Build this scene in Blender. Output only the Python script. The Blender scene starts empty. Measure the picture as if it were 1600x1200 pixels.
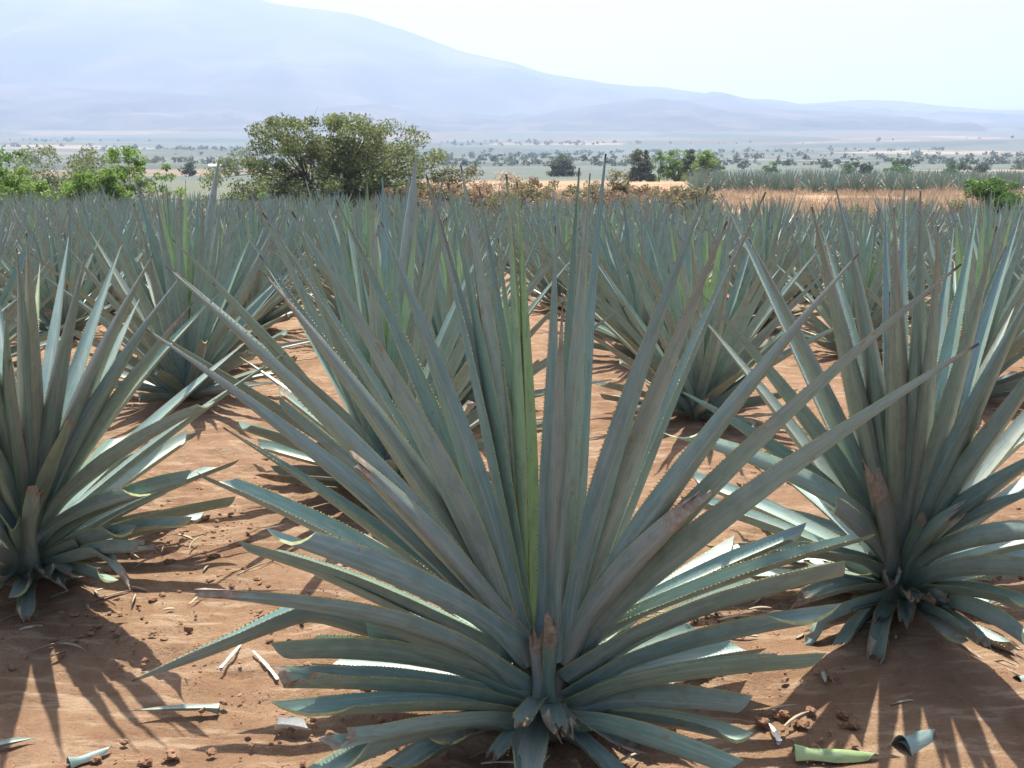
import bpy, bmesh, math, random
import numpy as np
from mathutils import Vector

R = math.radians
sc = bpy.context.scene
COL = sc.collection

# ------------------------------------------------------------------ camera, sky, sun, exposure
CAM_H = 1.70
FPX = 1600.0                                   # focal length in pixels of a 1600 px wide picture
PITCH = math.atan(350.0 / FPX)                 # looks down: horizon 350 px above the picture's middle
cd = bpy.data.cameras.new('camera')
cd.sensor_width = 36.0
cd.lens = 36.0
cd.clip_start = 0.05
cd.clip_end = 60000.0
cam = bpy.data.objects.new('camera', cd)
COL.objects.link(cam)
cam.location = (0, 0, CAM_H)
cam.rotation_euler = (math.pi / 2 - PITCH, 0, 0)
sc.camera = cam

SUN_EL, SUN_AZ = R(66), R(-6)                  # azimuth from +Y (straight ahead), positive to the right
w = bpy.data.worlds.new('World')
sc.world = w
w.use_nodes = True
nt = w.node_tree
nt.nodes.clear()
sky = nt.nodes.new('ShaderNodeTexSky')
sky.sky_type = 'NISHITA'
sky.sun_disc = False
sky.sun_elevation = SUN_EL
sky.sun_rotation = SUN_AZ
sky.altitude = 1200
sky.air_density = 1.0
sky.dust_density = 8.0
sky.ozone_density = 1.0
bg = nt.nodes.new('ShaderNodeBackground')
bg.inputs['Strength'].default_value = 0.10
wo = nt.nodes.new('ShaderNodeOutputWorld')
nt.links.new(sky.outputs[0], bg.inputs['Color'])
nt.links.new(bg.outputs[0], wo.inputs['Surface'])

sd = bpy.data.lights.new('sun', 'SUN')
sd.energy = 5.0
sd.angle = R(0.53)
sd.color = (1.0, 0.95, 0.87)
sun = bpy.data.objects.new('sun', sd)
COL.objects.link(sun)
sdir = Vector((math.sin(SUN_AZ) * math.cos(SUN_EL), math.cos(SUN_AZ) * math.cos(SUN_EL), math.sin(SUN_EL)))
sun.rotation_euler = sdir.to_track_quat('Z', 'Y').to_euler()
sun.location = (0, 10, 30)

sc.view_settings.view_transform = 'Standard'
sc.view_settings.look = 'None'
sc.view_settings.gamma = 1.0
sc.view_settings.use_curve_mapping = False
sc.view_settings.exposure = 1.42
sc.cycles.use_denoising = True
sc.cycles.max_bounces = 4
sc.cycles.diffuse_bounces = 3
sc.cycles.glossy_bounces = 2
sc.cycles.transmission_bounces = 2
sc.cycles.volume_bounces = 1

# ------------------------------------------------------------------ helpers
rng = np.random.default_rng(7)
pyr = random.Random(11)


def ray(u, v):
    """direction through a pixel of the 1600 x 1200 picture"""
    x, y, z = (u - 800.0) / FPX, 1.0, -(v - 600.0) / FPX
    c, s = math.cos(PITCH), math.sin(PITCH)
    d = np.array([x, y * c + z * s, -y * s + z * c])
    return d / np.linalg.norm(d)


CAMP = np.array([0, 0, CAM_H])


def sstep(a, b, x):
    t = np.clip((np.asarray(x, float) - a) / (b - a), 0, 1)
    return t * t * (3 - 2 * t)


def _hash(ix, iy, seed):
    h = (ix.astype(np.int64) * 374761393 + iy.astype(np.int64) * 668265263 + seed * 1442695041) & 0x7fffffff
    h = ((h ^ (h >> 13)) * 1274126177) & 0x7fffffff
    return ((h ^ (h >> 16)) & 0xffff) / 65535.0


def vnoise(x, y, seed=0):
    x = np.asarray(x, float); y = np.asarray(y, float)
    ix, iy = np.floor(x), np.floor(y)
    fx, fy = x - ix, y - iy
    fx = fx * fx * fx * (fx * (fx * 6 - 15) + 10); fy = fy * fy * fy * (fy * (fy * 6 - 15) + 10)
    a, b = _hash(ix, iy, seed), _hash(ix + 1, iy, seed)
    c, d = _hash(ix, iy + 1, seed), _hash(ix + 1, iy + 1, seed)
    return (a + (b - a) * fx + (c - a) * fy + (a - b - c + d) * fx * fy) * 2 - 1


def fbm(x, y, seed=0, octv=4, gain=0.5):
    s, a, f = 0.0, 1.0, 1.0
    for o in range(octv):
        s = s + a * vnoise(x * f + 17.3 * o, y * f - 9.1 * o, seed + o)
        a *= gain; f *= 2.03
    return s


PROFILE_Y = np.array([-100, 4, 8, 36, 60, 130, 200, 400, 900, 1600, 2300, 3300, 9000], float)
PROFILE_Z = np.array([0, 0, -0.06, -0.80, -0.88, -1.0, -2.2, -2.6, 3.0, 22, 50, 104, 280], float)


def ground_h(x, y):
    """the lie of the land, without clods"""
    x = np.asarray(x, float); y = np.asarray(y, float)
    z = np.interp(y, PROFILE_Y, PROFILE_Z)
    z = (z + np.interp(y * 1.06 - 0.3, PROFILE_Y, PROFILE_Z) + np.interp(y * 0.94 + 0.3, PROFILE_Y, PROFILE_Z)) / 3
    z = z - 0.012 * np.clip(x, 0, 14) * sstep(8, 30, y) * (1 - sstep(40, 90, y))
    far = sstep(250, 1500, y)
    z = z + far * 6.0 * fbm(x / 420.0, y / 420.0, 5, 3)
    return z


def ground_pt(u, v, z=0.0):
    d = ray(u, v)
    p = CAMP + d * ((z - CAM_H) / d[2])
    for _ in range(6):
        zz = float(ground_h(p[0], p[1]))
        p = CAMP + d * ((zz - CAM_H) / d[2])
    return p


def at(u, y):
    """x of pixel column u on a thing standing at distance y on the ground, near the horizon line"""
    z = float(ground_h(0, y))
    depth = y * math.cos(PITCH) + (CAM_H - z) * math.sin(PITCH)
    return (u - 800.0) / FPX * depth


def mesh_obj(name, V, F, mats, parent=None, attrs=None, midx=None, smooth=True, sharp=None):
    me = bpy.data.meshes.new(name)
    V = np.asarray(V, np.float32)
    me.from_pydata(V.tolist(), [], F if isinstance(F, list) else F.tolist())
    for m in (mats if isinstance(mats, (list, tuple)) else [mats]):
        me.materials.append(m)
    if midx is not None:
        me.polygons.foreach_set('material_index', np.asarray(midx, np.int32))
    me.polygons.foreach_set('use_smooth', np.full(len(me.polygons), smooth))
    for k, a in (attrs or {}).items():
        at_ = me.attributes.new(k, 'FLOAT', 'POINT')
        at_.data.foreach_set('value', np.asarray(a, np.float32))
    if sharp is not None:
        me.set_sharp_from_angle(angle=sharp)
    me.update()
    o = bpy.data.objects.new(name, me)
    COL.objects.link(o)
    if parent is not None:
        o.parent = parent
    return o


def tag(o, label=None, cat=None, group=None, kind=None):
    if label: o['label'] = label
    if cat: o['category'] = cat
    if group: o['group'] = group
    if kind: o['kind'] = kind
    return o


def empty(name, loc, rz=0.0):
    o = bpy.data.objects.new(name, None)
    o.empty_display_size = 0.1
    COL.objects.link(o)
    o.location = loc
    o.rotation_euler = (0, 0, rz)
    return o


# ------------------------------------------------------------------ materials
def new_mat(name):
    m = bpy.data.materials.new(name)
    m.use_nodes = True
    m.node_tree.nodes.clear()
    return m, m.node_tree


class NB:
    """small node-graph builder"""
    def __init__(s, t): s.t = t
    def n(s, typ, **kw):
        nd = s.t.nodes.new(typ)
        for k, v in kw.items(): setattr(nd, k, v)
        return nd
    def put(s, sock, v):
        if hasattr(v, 'node'): s.t.links.new(v, sock)
        else: sock.default_value = v
    def attr(s, name): return s.n('ShaderNodeAttribute', attribute_name=name).outputs['Fac']
    def math(s, op, a, b=0.0, c=None, clamp=False):
        nd = s.n('ShaderNodeMath', operation=op, use_clamp=clamp)
        s.put(nd.inputs[0], a); s.put(nd.inputs[1], b)
        if c is not None: s.put(nd.inputs[2], c)
        return nd.outputs[0]
    def mix(s, f, a, b, typ='MIX'):
        nd = s.n('ShaderNodeMix', data_type='RGBA', blend_type=typ)
        s.put(nd.inputs[0], f); s.put(nd.inputs[6], a); s.put(nd.inputs[7], b)
        return nd.outputs[2]
    def ss(s, x, a, b):
        nd = s.n('ShaderNodeMapRange', interpolation_type='SMOOTHSTEP')
        s.put(nd.inputs[0], x); nd.inputs[1].default_value = a; nd.inputs[2].default_value = b
        return nd.outputs[0]
    def noise(s, vec=None, scale=5.0, detail=3.0, rough=0.5, dist=0.0):
        nd = s.n('ShaderNodeTexNoise')
        if vec is not None: s.put(nd.inputs['Vector'], vec)
        nd.inputs['Scale'].default_value = scale; nd.inputs['Detail'].default_value = detail
        nd.inputs['Roughness'].default_value = rough; nd.inputs['Distortion'].default_value = dist
        return nd.outputs['Fac']
    def comb(s, x, y, z):
        nd = s.n('ShaderNodeCombineXYZ')
        for i, v in enumerate((x, y, z)): s.put(nd.inputs[i], v)
        return nd.outputs[0]
    def pos(s): return s.n('ShaderNodeNewGeometry').outputs['Position']
    def sep(s, v):
        nd = s.n('ShaderNodeSeparateXYZ'); s.put(nd.inputs[0], v); return nd.outputs
    def ramp(s, f, stops):
        nd = s.n('ShaderNodeValToRGB'); s.put(nd.inputs[0], f)
        el = nd.color_ramp.elements
        while len(el) < len(stops): el.new(0.5)
        for e, (p, c) in zip(el, stops): e.position = p; e.color = (*c, 1)
        return nd.outputs[0]
    def bump(s, h, strength=0.3, dist=0.01):
        nd = s.n('ShaderNodeBump'); s.put(nd.inputs['Height'], h)
        nd.inputs['Strength'].default_value = strength; nd.inputs['Distance'].default_value = dist
        return nd.outputs[0]
    def pbr(s, col, rough=0.6, normal=None, spec=0.5):
        nd = s.n('ShaderNodeBsdfPrincipled')
        s.put(nd.inputs['Base Color'], col); s.put(nd.inputs['Roughness'], rough)
        s.put(nd.inputs['Specular IOR Level'], spec)
        if normal is not None: s.put(nd.inputs['Normal'], normal)
        return nd.outputs[0]
    def out(s, sh):
        o = s.n('ShaderNodeOutputMaterial'); s.t.links.new(sh, o.inputs['Surface'])


def c4(r, g, b): return (r, g, b, 1.0)


def leaf_material():
    m, t = new_mat('agave_leaf'); b = NB(t)
    s_, al, tl, rnd, dry = (b.attr(k) for k in ('s', 'al', 'tl', 'rnd', 'dry'))
    pos = b.pos()
    off = b.math('MULTIPLY', rnd, 37.0)
    base = b.ramp(rnd, [(0.0, (0.205, 0.302, 0.249)), (0.30, (0.134, 0.244, 0.225)), (0.52, (0.221, 0.302, 0.237)),
                        (0.70, (0.143, 0.265, 0.193)), (0.84, (0.247, 0.277, 0.232)), (0.93, (0.260, 0.418, 0.206)), (1.0, (0.365, 0.539, 0.155))])
    # long streaks and cloudy bloom
    st = b.noise(b.comb(b.math('MULTIPLY', s_, 5.0), b.math('MULTIPLY', al, 2.2), off), 2.2, 4, 0.6)
    base = b.mix(b.math('MULTIPLY', b.ss(st, 0.42, 0.66), 0.55), base, c4(0.340, 0.362, 0.313))
    cl = b.noise(b.comb(b.math('MULTIPLY', s_, 1.6), b.math('MULTIPLY', al, 9.0), off), 1.4, 5, 0.6, 0.3)
    base = b.mix(b.math('MULTIPLY', b.ss(cl, 0.46, 0.64), 0.4), base, c4(0.110, 0.170, 0.141))
    fine = b.noise(b.comb(b.math('MULTIPLY', s_, 22.0), b.math('MULTIPLY', al, 6.0), off), 3.0, 3, 0.6)
    base = b.mix(b.math('MULTIPLY', b.ss(fine, 0.3, 0.8), 0.22), base, c4(0.340, 0.333, 0.274))
    # imprint of the neighbouring leaf from the bud
    ab0 = b.math('ABSOLUTE', s_)
    imp = b.math('ABSOLUTE', b.math('SUBTRACT', ab0, b.math('MULTIPLY_ADD', tl, -0.85, 0.70)))
    base = b.mix(b.math('MULTIPLY', b.math('SUBTRACT', 1.0, b.ss(imp, 0.0, 0.10)), 0.35), base, c4(0.348, 0.362, 0.309))
    # scabs and rust coloured scuffs
    sc_ = b.noise(pos, 26.0, 4, 0.65)
    sc2 = b.noise(b.comb(b.math('MULTIPLY', s_, 2.0), b.math('MULTIPLY', al, 5.0), off), 1.0, 2, 0.5)
    scab = b.math('MULTIPLY', b.ss(sc_, 0.60, 0.66), b.ss(sc2, 0.55, 0.66))
    base = b.mix(b.math('MULTIPLY', scab, 0.75), base, c4(0.27, 0.165, 0.085))
    # dust and soil splashes
    du = b.noise(pos, 9.0, 6, 0.72)
    base = b.mix(b.math('MULTIPLY', b.ss(du, 0.54, 0.74), 0.26), base, c4(0.36, 0.30, 0.235))
    # reddish brown towards the spine of older leaves
    old = b.math('MULTIPLY', b.ss(tl, 0.72, 0.99), b.ss(b.math('FRACT', b.math('MULTIPLY', rnd, 7.3)), 0.35, 0.9))
    base = b.mix(b.math('MULTIPLY', old, 0.5), base, c4(0.25, 0.185, 0.14))
    # horny yellow margin
    ab = b.math('ABSOLUTE', s_)
    dots = b.noise(b.comb(0.0, b.math('MULTIPLY', al, 1.0), off), 95.0, 1, 0.5)
    mg = b.math('MULTIPLY', b.ss(ab, 0.945, 0.985), b.math('ADD', b.math('MULTIPLY', b.ss(dots, 0.40, 0.55), 0.75), 0.2))
    base = b.mix(mg, base, c4(0.42, 0.37, 0.11))
    # withered parts
    dn = b.noise(pos, 38.0, 4, 0.65)
    df = b.ss(b.math('ADD', dry, b.math('MULTIPLY', b.math('SUBTRACT', dn, 0.5), 0.5)), 0.35, 0.62)
    drycol = b.ramp(dn, [(0.25, (0.13, 0.095, 0.065)), (0.5, (0.28, 0.22, 0.155)), (0.75, (0.43, 0.38, 0.30))])
    base = b.mix(df, base, drycol)
    base = b.mix(b.ss(tl, 0.980, 0.992), base, c4(0.085, 0.055, 0.045))
    rough = b.math('ADD', b.math('MULTIPLY', df, 0.3), b.math('ADD', b.math('MULTIPLY', st, 0.22), 0.27))
    hgt = b.math('ADD', b.math('MULTIPLY', fine, 0.5), b.math('MULTIPLY', dn, b.math('ADD', b.math('MULTIPLY', df, 2.0), 0.15)))
    b.out(b.pbr(base, rough, b.bump(hgt, 0.35, 0.003), 0.5))
    return m


def simple_mat(name, stops, scale, rough=0.8, bump=0.3, dist=0.004, detail=4, coord=None):
    m, t = new_mat(name); b = NB(t)
    n = b.noise(b.pos(), scale, detail, 0.6)
    b.out(b.pbr(b.ramp(n, stops), rough, b.bump(n, bump, dist), 0.3))
    return m


def foliage_mat(name, dark, light, trans=0.35, tcol=None):
    m, t = new_mat(name); b = NB(t)
    r = b.attr('rnd')
    col = b.mix(r, c4(*dark), c4(*light))
    d = b.pbr(col, 0.55, None, 0.35)
    tr = b.n('ShaderNodeBsdfTranslucent')
    tc = tcol or tuple(1.3 * v for v in light)
    t.links.new(b.mix(r, c4(*(0.7 * v for v in tc)), c4(*tc)), tr.inputs['Color'])
    mx = b.n('ShaderNodeMixShader'); mx.inputs[0].default_value = trans
    t.links.new(d, mx.inputs[1]); t.links.new(tr.outputs[0], mx.inputs[2])
    b.out(mx.outputs[0])
    return m


def ground_material():
    m, t = new_mat('field_soil'); b = NB(t)
    pos = b.pos(); xyz = b.sep(pos)
    # bare red-brown soil of the field
    n1 = b.noise(pos, 1.9, 6, 0.68); n2 = b.noise(pos, 9.0, 5, 0.65); n3 = b.noise(pos, 60.0, 4, 0.7)
    soil = b.ramp(n1, [(0.3, (0.144, 0.081, 0.044)), (0.5, (0.217, 0.131, 0.075)), (0.72, (0.278, 0.186, 0.115))])
    soil = b.mix(b.math('MULTIPLY', b.ss(n2, 0.52, 0.72), 0.5), soil, c4(0.112, 0.061, 0.034))
    soil = b.mix(b.math('MULTIPLY', b.ss(n3, 0.56, 0.72), 0.55), soil, c4(0.083, 0.047, 0.028))
    streak = b.noise(b.comb(b.math('MULTIPLY', xyz[0], 2.2), b.math('MULTIPLY', xyz[1], 9.0), 0.0), 1.7, 5, 0.65, 0.4)
    soil = b.mix(b.math('MULTIPLY', b.ss(streak, 0.50, 0.66), 0.65), soil, c4(0.361, 0.262, 0.172))
    # dry grassland beyond the field
    g1 = b.noise(pos, 0.16, 4, 0.6); g2 = b.noise(pos, 2.0, 4, 0.6)
    straw = b.ramp(b.math('ADD', b.math('MULTIPLY', g1, 0.6), b.math('MULTIPLY', g2, 0.4)),
                   [(0.35, (0.163, 0.088, 0.048)), (0.5, (0.286, 0.184, 0.102)), (0.65, (0.354, 0.252, 0.143))])
    edge = b.math('ADD', xyz[1], b.math('MULTIPLY', xyz[0], 0.35))
    strawx = b.ss(b.math('ADD', b.math('ADD', xyz[0], b.math('MULTIPLY', xyz[1], 0.11)), b.math('MULTIPLY', g1, 8.0)), 2.0, 6.0)
    green = b.ramp(g2, [(0.35, (0.055, 0.07, 0.045)), (0.5, (0.10, 0.115, 0.08)), (0.66, (0.17, 0.15, 0.10))])
    beyond = b.mix(strawx, green, straw)
    col = b.mix(b.ss(edge, 35.5, 38.0), soil, beyond)
    # valley floor: a patchwork of plots
    vor = b.n('ShaderNodeTexVoronoi'); vor.inputs['Scale'].default_value = 1.0
    wv = b.noise(pos, 0.004, 2, 0.5)
    b.put(vor.inputs['Vector'], b.comb(b.math('ADD', b.math('MULTIPLY', xyz[0], 0.0036), b.math('MULTIPLY', wv, 0.5)),
                                     b.math('MULTIPLY', xyz[1], 0.0062), 0.0))
    cs = b.sep(vor.outputs['Color'])
    plots = b.ramp(cs[0], [(0.0, (0.054, 0.068, 0.054)), (0.22, (0.086, 0.101, 0.083)), (0.42, (0.072, 0.076, 0.043)),
                           (0.58, (0.144, 0.094, 0.061)), (0.70, (0.094, 0.108, 0.086)), (0.86, (0.187, 0.137, 0.090)), (0.95, (0.245, 0.194, 0.130))])
    plots.node.color_ramp.interpolation = 'CONSTANT'
    v2 = b.noise(pos, 0.02, 5, 0.65)
    plots = b.mix(b.math('MULTIPLY', b.ss(v2, 0.42, 0.62), 0.65), plots, c4(0.075, 0.085, 0.05))
    col = b.mix(b.ss(xyz[1], 150.0, 230.0), col, plots)
    slope = b.noise(pos, 0.0025, 6, 0.6)
    scrub = b.ramp(slope, [(0.35, (0.05, 0.06, 0.035)), (0.55, (0.10, 0.10, 0.06)), (0.7, (0.16, 0.13, 0.085))])
    col = b.mix(b.ss(xyz[1], 2300.0, 3200.0), col, scrub)
    h = b.math('ADD', b.math('MULTIPLY', n2, 0.4), b.math('ADD', b.math('MULTIPLY', n3, 0.35), b.math('MULTIPLY', b.noise(pos, 190.0, 3, 0.6), 0.15)))
    b.out(b.pbr(col, 0.95, b.bump(h, 0.9, 0.05), 0.15))
    return m


def mountain_material(name, stops, sc1):
    m, t = new_mat(name); b = NB(t)
    n = b.noise(b.pos(), sc1, 7, 0.62)
    b.out(b.pbr(b.ramp(n, stops), 0.95, None, 0.1))
    return m


M_LEAF = leaf_material()
M_CUT = simple_mat('cut_leaf_flesh', [(0.3, (0.30, 0.33, 0.13)), (0.7, (0.50, 0.52, 0.27))], 60, 0.5)
M_CUTDRY = simple_mat('dried_cut', [(0.3, (0.20, 0.13, 0.08)), (0.7, (0.46, 0.36, 0.24))], 70, 0.8)
M_THORN = simple_mat('thorn', [(0.35, (0.16, 0.09, 0.04)), (0.6, (0.42, 0.35, 0.12))], 40, 0.5)
M_STEM = simple_mat('agave_stem', [(0.3, (0.10, 0.08, 0.05)), (0.7, (0.24, 0.2, 0.14))], 25, 0.9)
M_GROUND = ground_material()
M_CLOD = simple_mat('soil_clod', [(0.3, (0.152, 0.080, 0.044)), (0.55, (0.220, 0.125, 0.072)), (0.75, (0.304, 0.190, 0.118))], 9, 0.95, 0.6, 0.01)
M_TWIG = simple_mat('dry_twig', [(0.3, (0.16, 0.11, 0.075)), (0.7, (0.36, 0.28, 0.2))], 40, 0.9)
M_BARK = simple_mat('bark', [(0.3, (0.07, 0.055, 0.045)), (0.7, (0.17, 0.145, 0.12))], 12, 0.95)
M_PITH = simple_mat('leaf_fibre', [(0.3, (0.60, 0.58, 0.50)), (0.7, (0.78, 0.77, 0.70))], 45, 0.55)
M_WALL = simple_mat('whitewash', [(0.3, (0.62, 0.60, 0.56)), (0.7, (0.8, 0.79, 0.76))], 0.6, 0.8)
M_ROOF = simple_mat('metal_roof', [(0.3, (0.55, 0.56, 0.57)), (0.7, (0.75, 0.76, 0.77))], 0.8, 0.4)
M_DARK = simple_mat('dark_opening', [(0.3, (0.03, 0.03, 0.03)), (0.7, (0.06, 0.055, 0.05))], 2, 0.6)

# ------------------------------------------------------------------ where the near plants stand
MAIN = ground_pt(852, 1118)
LEFT = ground_pt(48, 905)
RIGHT = ground_pt(1402, 945)
BEH1 = ground_pt(612, 770)          # behind the main plant, a little left
BEH2 = ground_pt(292, 628)          # second plant of the left row
BEH3 = ground_pt(1088, 655)         # behind, right of the main plant
KNOWN = [MAIN, LEFT, RIGHT, BEH1, BEH2, BEH3]

# ------------------------------------------------------------------ setting: ground, mountains
def axis_coords(lo, a, b_, hi, step, g):
    mid = list(np.arange(a, b_ + 1e-6, step))
    out = []
    x, d = mid[-1], step
    while x < hi:
        d *= g; x += d; out.append(x)
    pre = []
    x, d = mid[0], step
    while x > lo:
        d *= g; x -= d; pre.append(x)
    return np.array(pre[::-1] + mid + out)


def grid_faces(nx, ny):
    i = np.arange(nx - 1)[None, :] + nx * np.arange(ny - 1)[:, None]
    i = i.ravel()
    return np.stack([i, i + 1, i + nx + 1, i + nx], 1)


def build_ground():
    xs = axis_coords(-8500, -3.1, 3.1, 8500, 0.022, 1.05)
    ys = axis_coords(-8200, 1.9, 6.2, 6000, 0.022, 1.05)
    X, Y = np.meshgrid(xs, ys)
    Z = ground_h(X, Y)
    near = 1 - sstep(14, 34, Y)
    rough = 0.35 + 0.65 * sstep(-0.1, 0.5, fbm(X / 1.1, Y / 1.1, 21, 2))
    Z += near * (0.022 * fbm(X / 0.75, Y / 0.75, 1, 3) + rough * 0.014 * fbm(X / 0.16, Y / 0.10, 2, 4, 0.6) + rough * 0.009 * np.abs(fbm(X / 0.05, Y / 0.05, 3, 2)))
    for p in KNOWN:
        r2 = (X - p[0]) ** 2 + (Y - p[1]) ** 2
        Z += np.exp(-r2 / 0.16) * (0.035 + 0.02 * fbm(X / 0.09, Y / 0.09, 9, 2))
    o = mesh_obj('ground', np.stack([X.ravel(), Y.ravel(), Z.ravel()], 1), grid_faces(len(xs), len(ys)), M_GROUND)
    tag(o, kind='structure')


build_ground()


def ridge_mesh(name, pts, dist, front, back, mat, noise_amp, seed, ext=2500):
    """a mountain whose crest, seen from the field, runs through the given skyline; slopes on both sides"""
    W = []
    for p in pts:
        d = ray(*p)
        W.append(CAMP + d * (dist / d[1]))
    W = np.array(W); xr, zr = W[:, 0], W[:, 2]
    xs = np.linspace(xr[0] - ext, xr[-1] + ext, 260)
    ys = np.concatenate([np.linspace(front, dist, 70), np.linspace(dist, back, 22)[1:]])
    X, Y = np.meshgrid(xs, ys)
    crest = np.interp(X, xr, zr)
    k = np.where(Y <= dist, (Y - front) / (dist - front), (back - Y) / (back - dist))
    k = np.clip(k, 0, 1)
    base = ground_h(X, Y) - 12
    shape = np.where(Y <= dist, k ** 1.45, k ** 1.1)
    gul = fbm(X / (noise_amp * 6.5), Y / (noise_amp * 16), seed, 5, 0.52)
    Z = base + (crest - base) * shape + np.where(Y <= dist, 1.0, 0.0) * noise_amp * gul * np.sin(np.pi * np.clip(k, 0, 1)) ** 1.1 + noise_amp * 0.06 * fbm(X / 120., Y / 120., seed + 3, 3)
    Z = np.maximum(Z, base)
    o = mesh_obj(name, np.stack([X.ravel(), Y.ravel(), Z.ravel()], 1), grid_faces(len(xs), len(ys)), mat)
    return tag(o, kind='structure')


M_MTN = mountain_material('mountain_scrub', [(0.3, (0.045, 0.055, 0.035)), (0.5, (0.075, 0.08, 0.05)), (0.7, (0.14, 0.12, 0.085))], 0.002)
M_HILL = mountain_material('foothill_scrub', [(0.3, (0.04, 0.045, 0.035)), (0.52, (0.07, 0.07, 0.05)), (0.64, (0.11, 0.095, 0.07)), (0.76, (0.19, 0.15, 0.11))], 0.004)
ridge_mesh('mountain', [(-1100, 60), (-700, -10), (-350, -62), (-120, -66), (150, -58), (330, -32), (425, 5), (500, 14), (560, 24), (640, 50), (720, 79), (800, 98), (850, 114), (905, 123),
                        (960, 131), (1040, 137), (1085, 144), (1150, 152), (1210, 156), (1290, 168), (1400, 182), (1520, 195), (1700, 205)], 5200, 2950, 6300, M_MTN, 48, 31, 1600)
ridge_mesh('far_mountain', [(900, 190), (1100, 172), (1260, 162), (1340, 156), (1400, 157), (1470, 165), (1540, 171), (1620, 172), (1800, 168), (2100, 176), (2400, 190)], 6000, 4900, 6500, M_MTN, 16, 41, 1000)
ridge_mesh('foothills', [(-500, 140), (-200, 128), (0, 130), (150, 140), (330, 150), (450, 178), (520, 165), (600, 162), (680, 182), (800, 186), (880, 172), (960, 160), (1020, 153), (1070, 158), (1120, 168),
                         (1250, 172), (1330, 174), (1400, 181), (1460, 190), (1530, 200), (1700, 206)], 3500, 2600, 4300, M_HILL, 10, 51, 1500)

# ------------------------------------------------------------------ agave leaves
def bez(B, C, T, n):
    t = np.linspace(0, 1, n + 1)[:, None]
    return (1 - t) ** 2 * B + 2 * t * (1 - t) * C + t * t * T


def poly_path(P, n):
    P = np.asarray(P, float)
    d = np.concatenate([[0], np.cumsum(np.linalg.norm(np.diff(P, axis=0), axis=1))])
    s = np.linspace(0, d[-1], n + 1)
    Q = np.stack([np.interp(s, d, P[:, k]) for k in range(3)], 1)
    Q2 = Q.copy()
    Q2[1:-1] = 0.25 * Q[:-2] + 0.5 * Q[1:-1] + 0.25 * Q[2:]
    return Q2


def width_profile(t):
    neck = 0.82 + 0.18 * sstep(0.10, 0.42, t) + 0.25 * (1 - sstep(0.0, 0.12, t))
    x = np.clip((t - 0.36) / 0.64, 0, 1)
    return neck * (1 - x ** 1.22)


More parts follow.
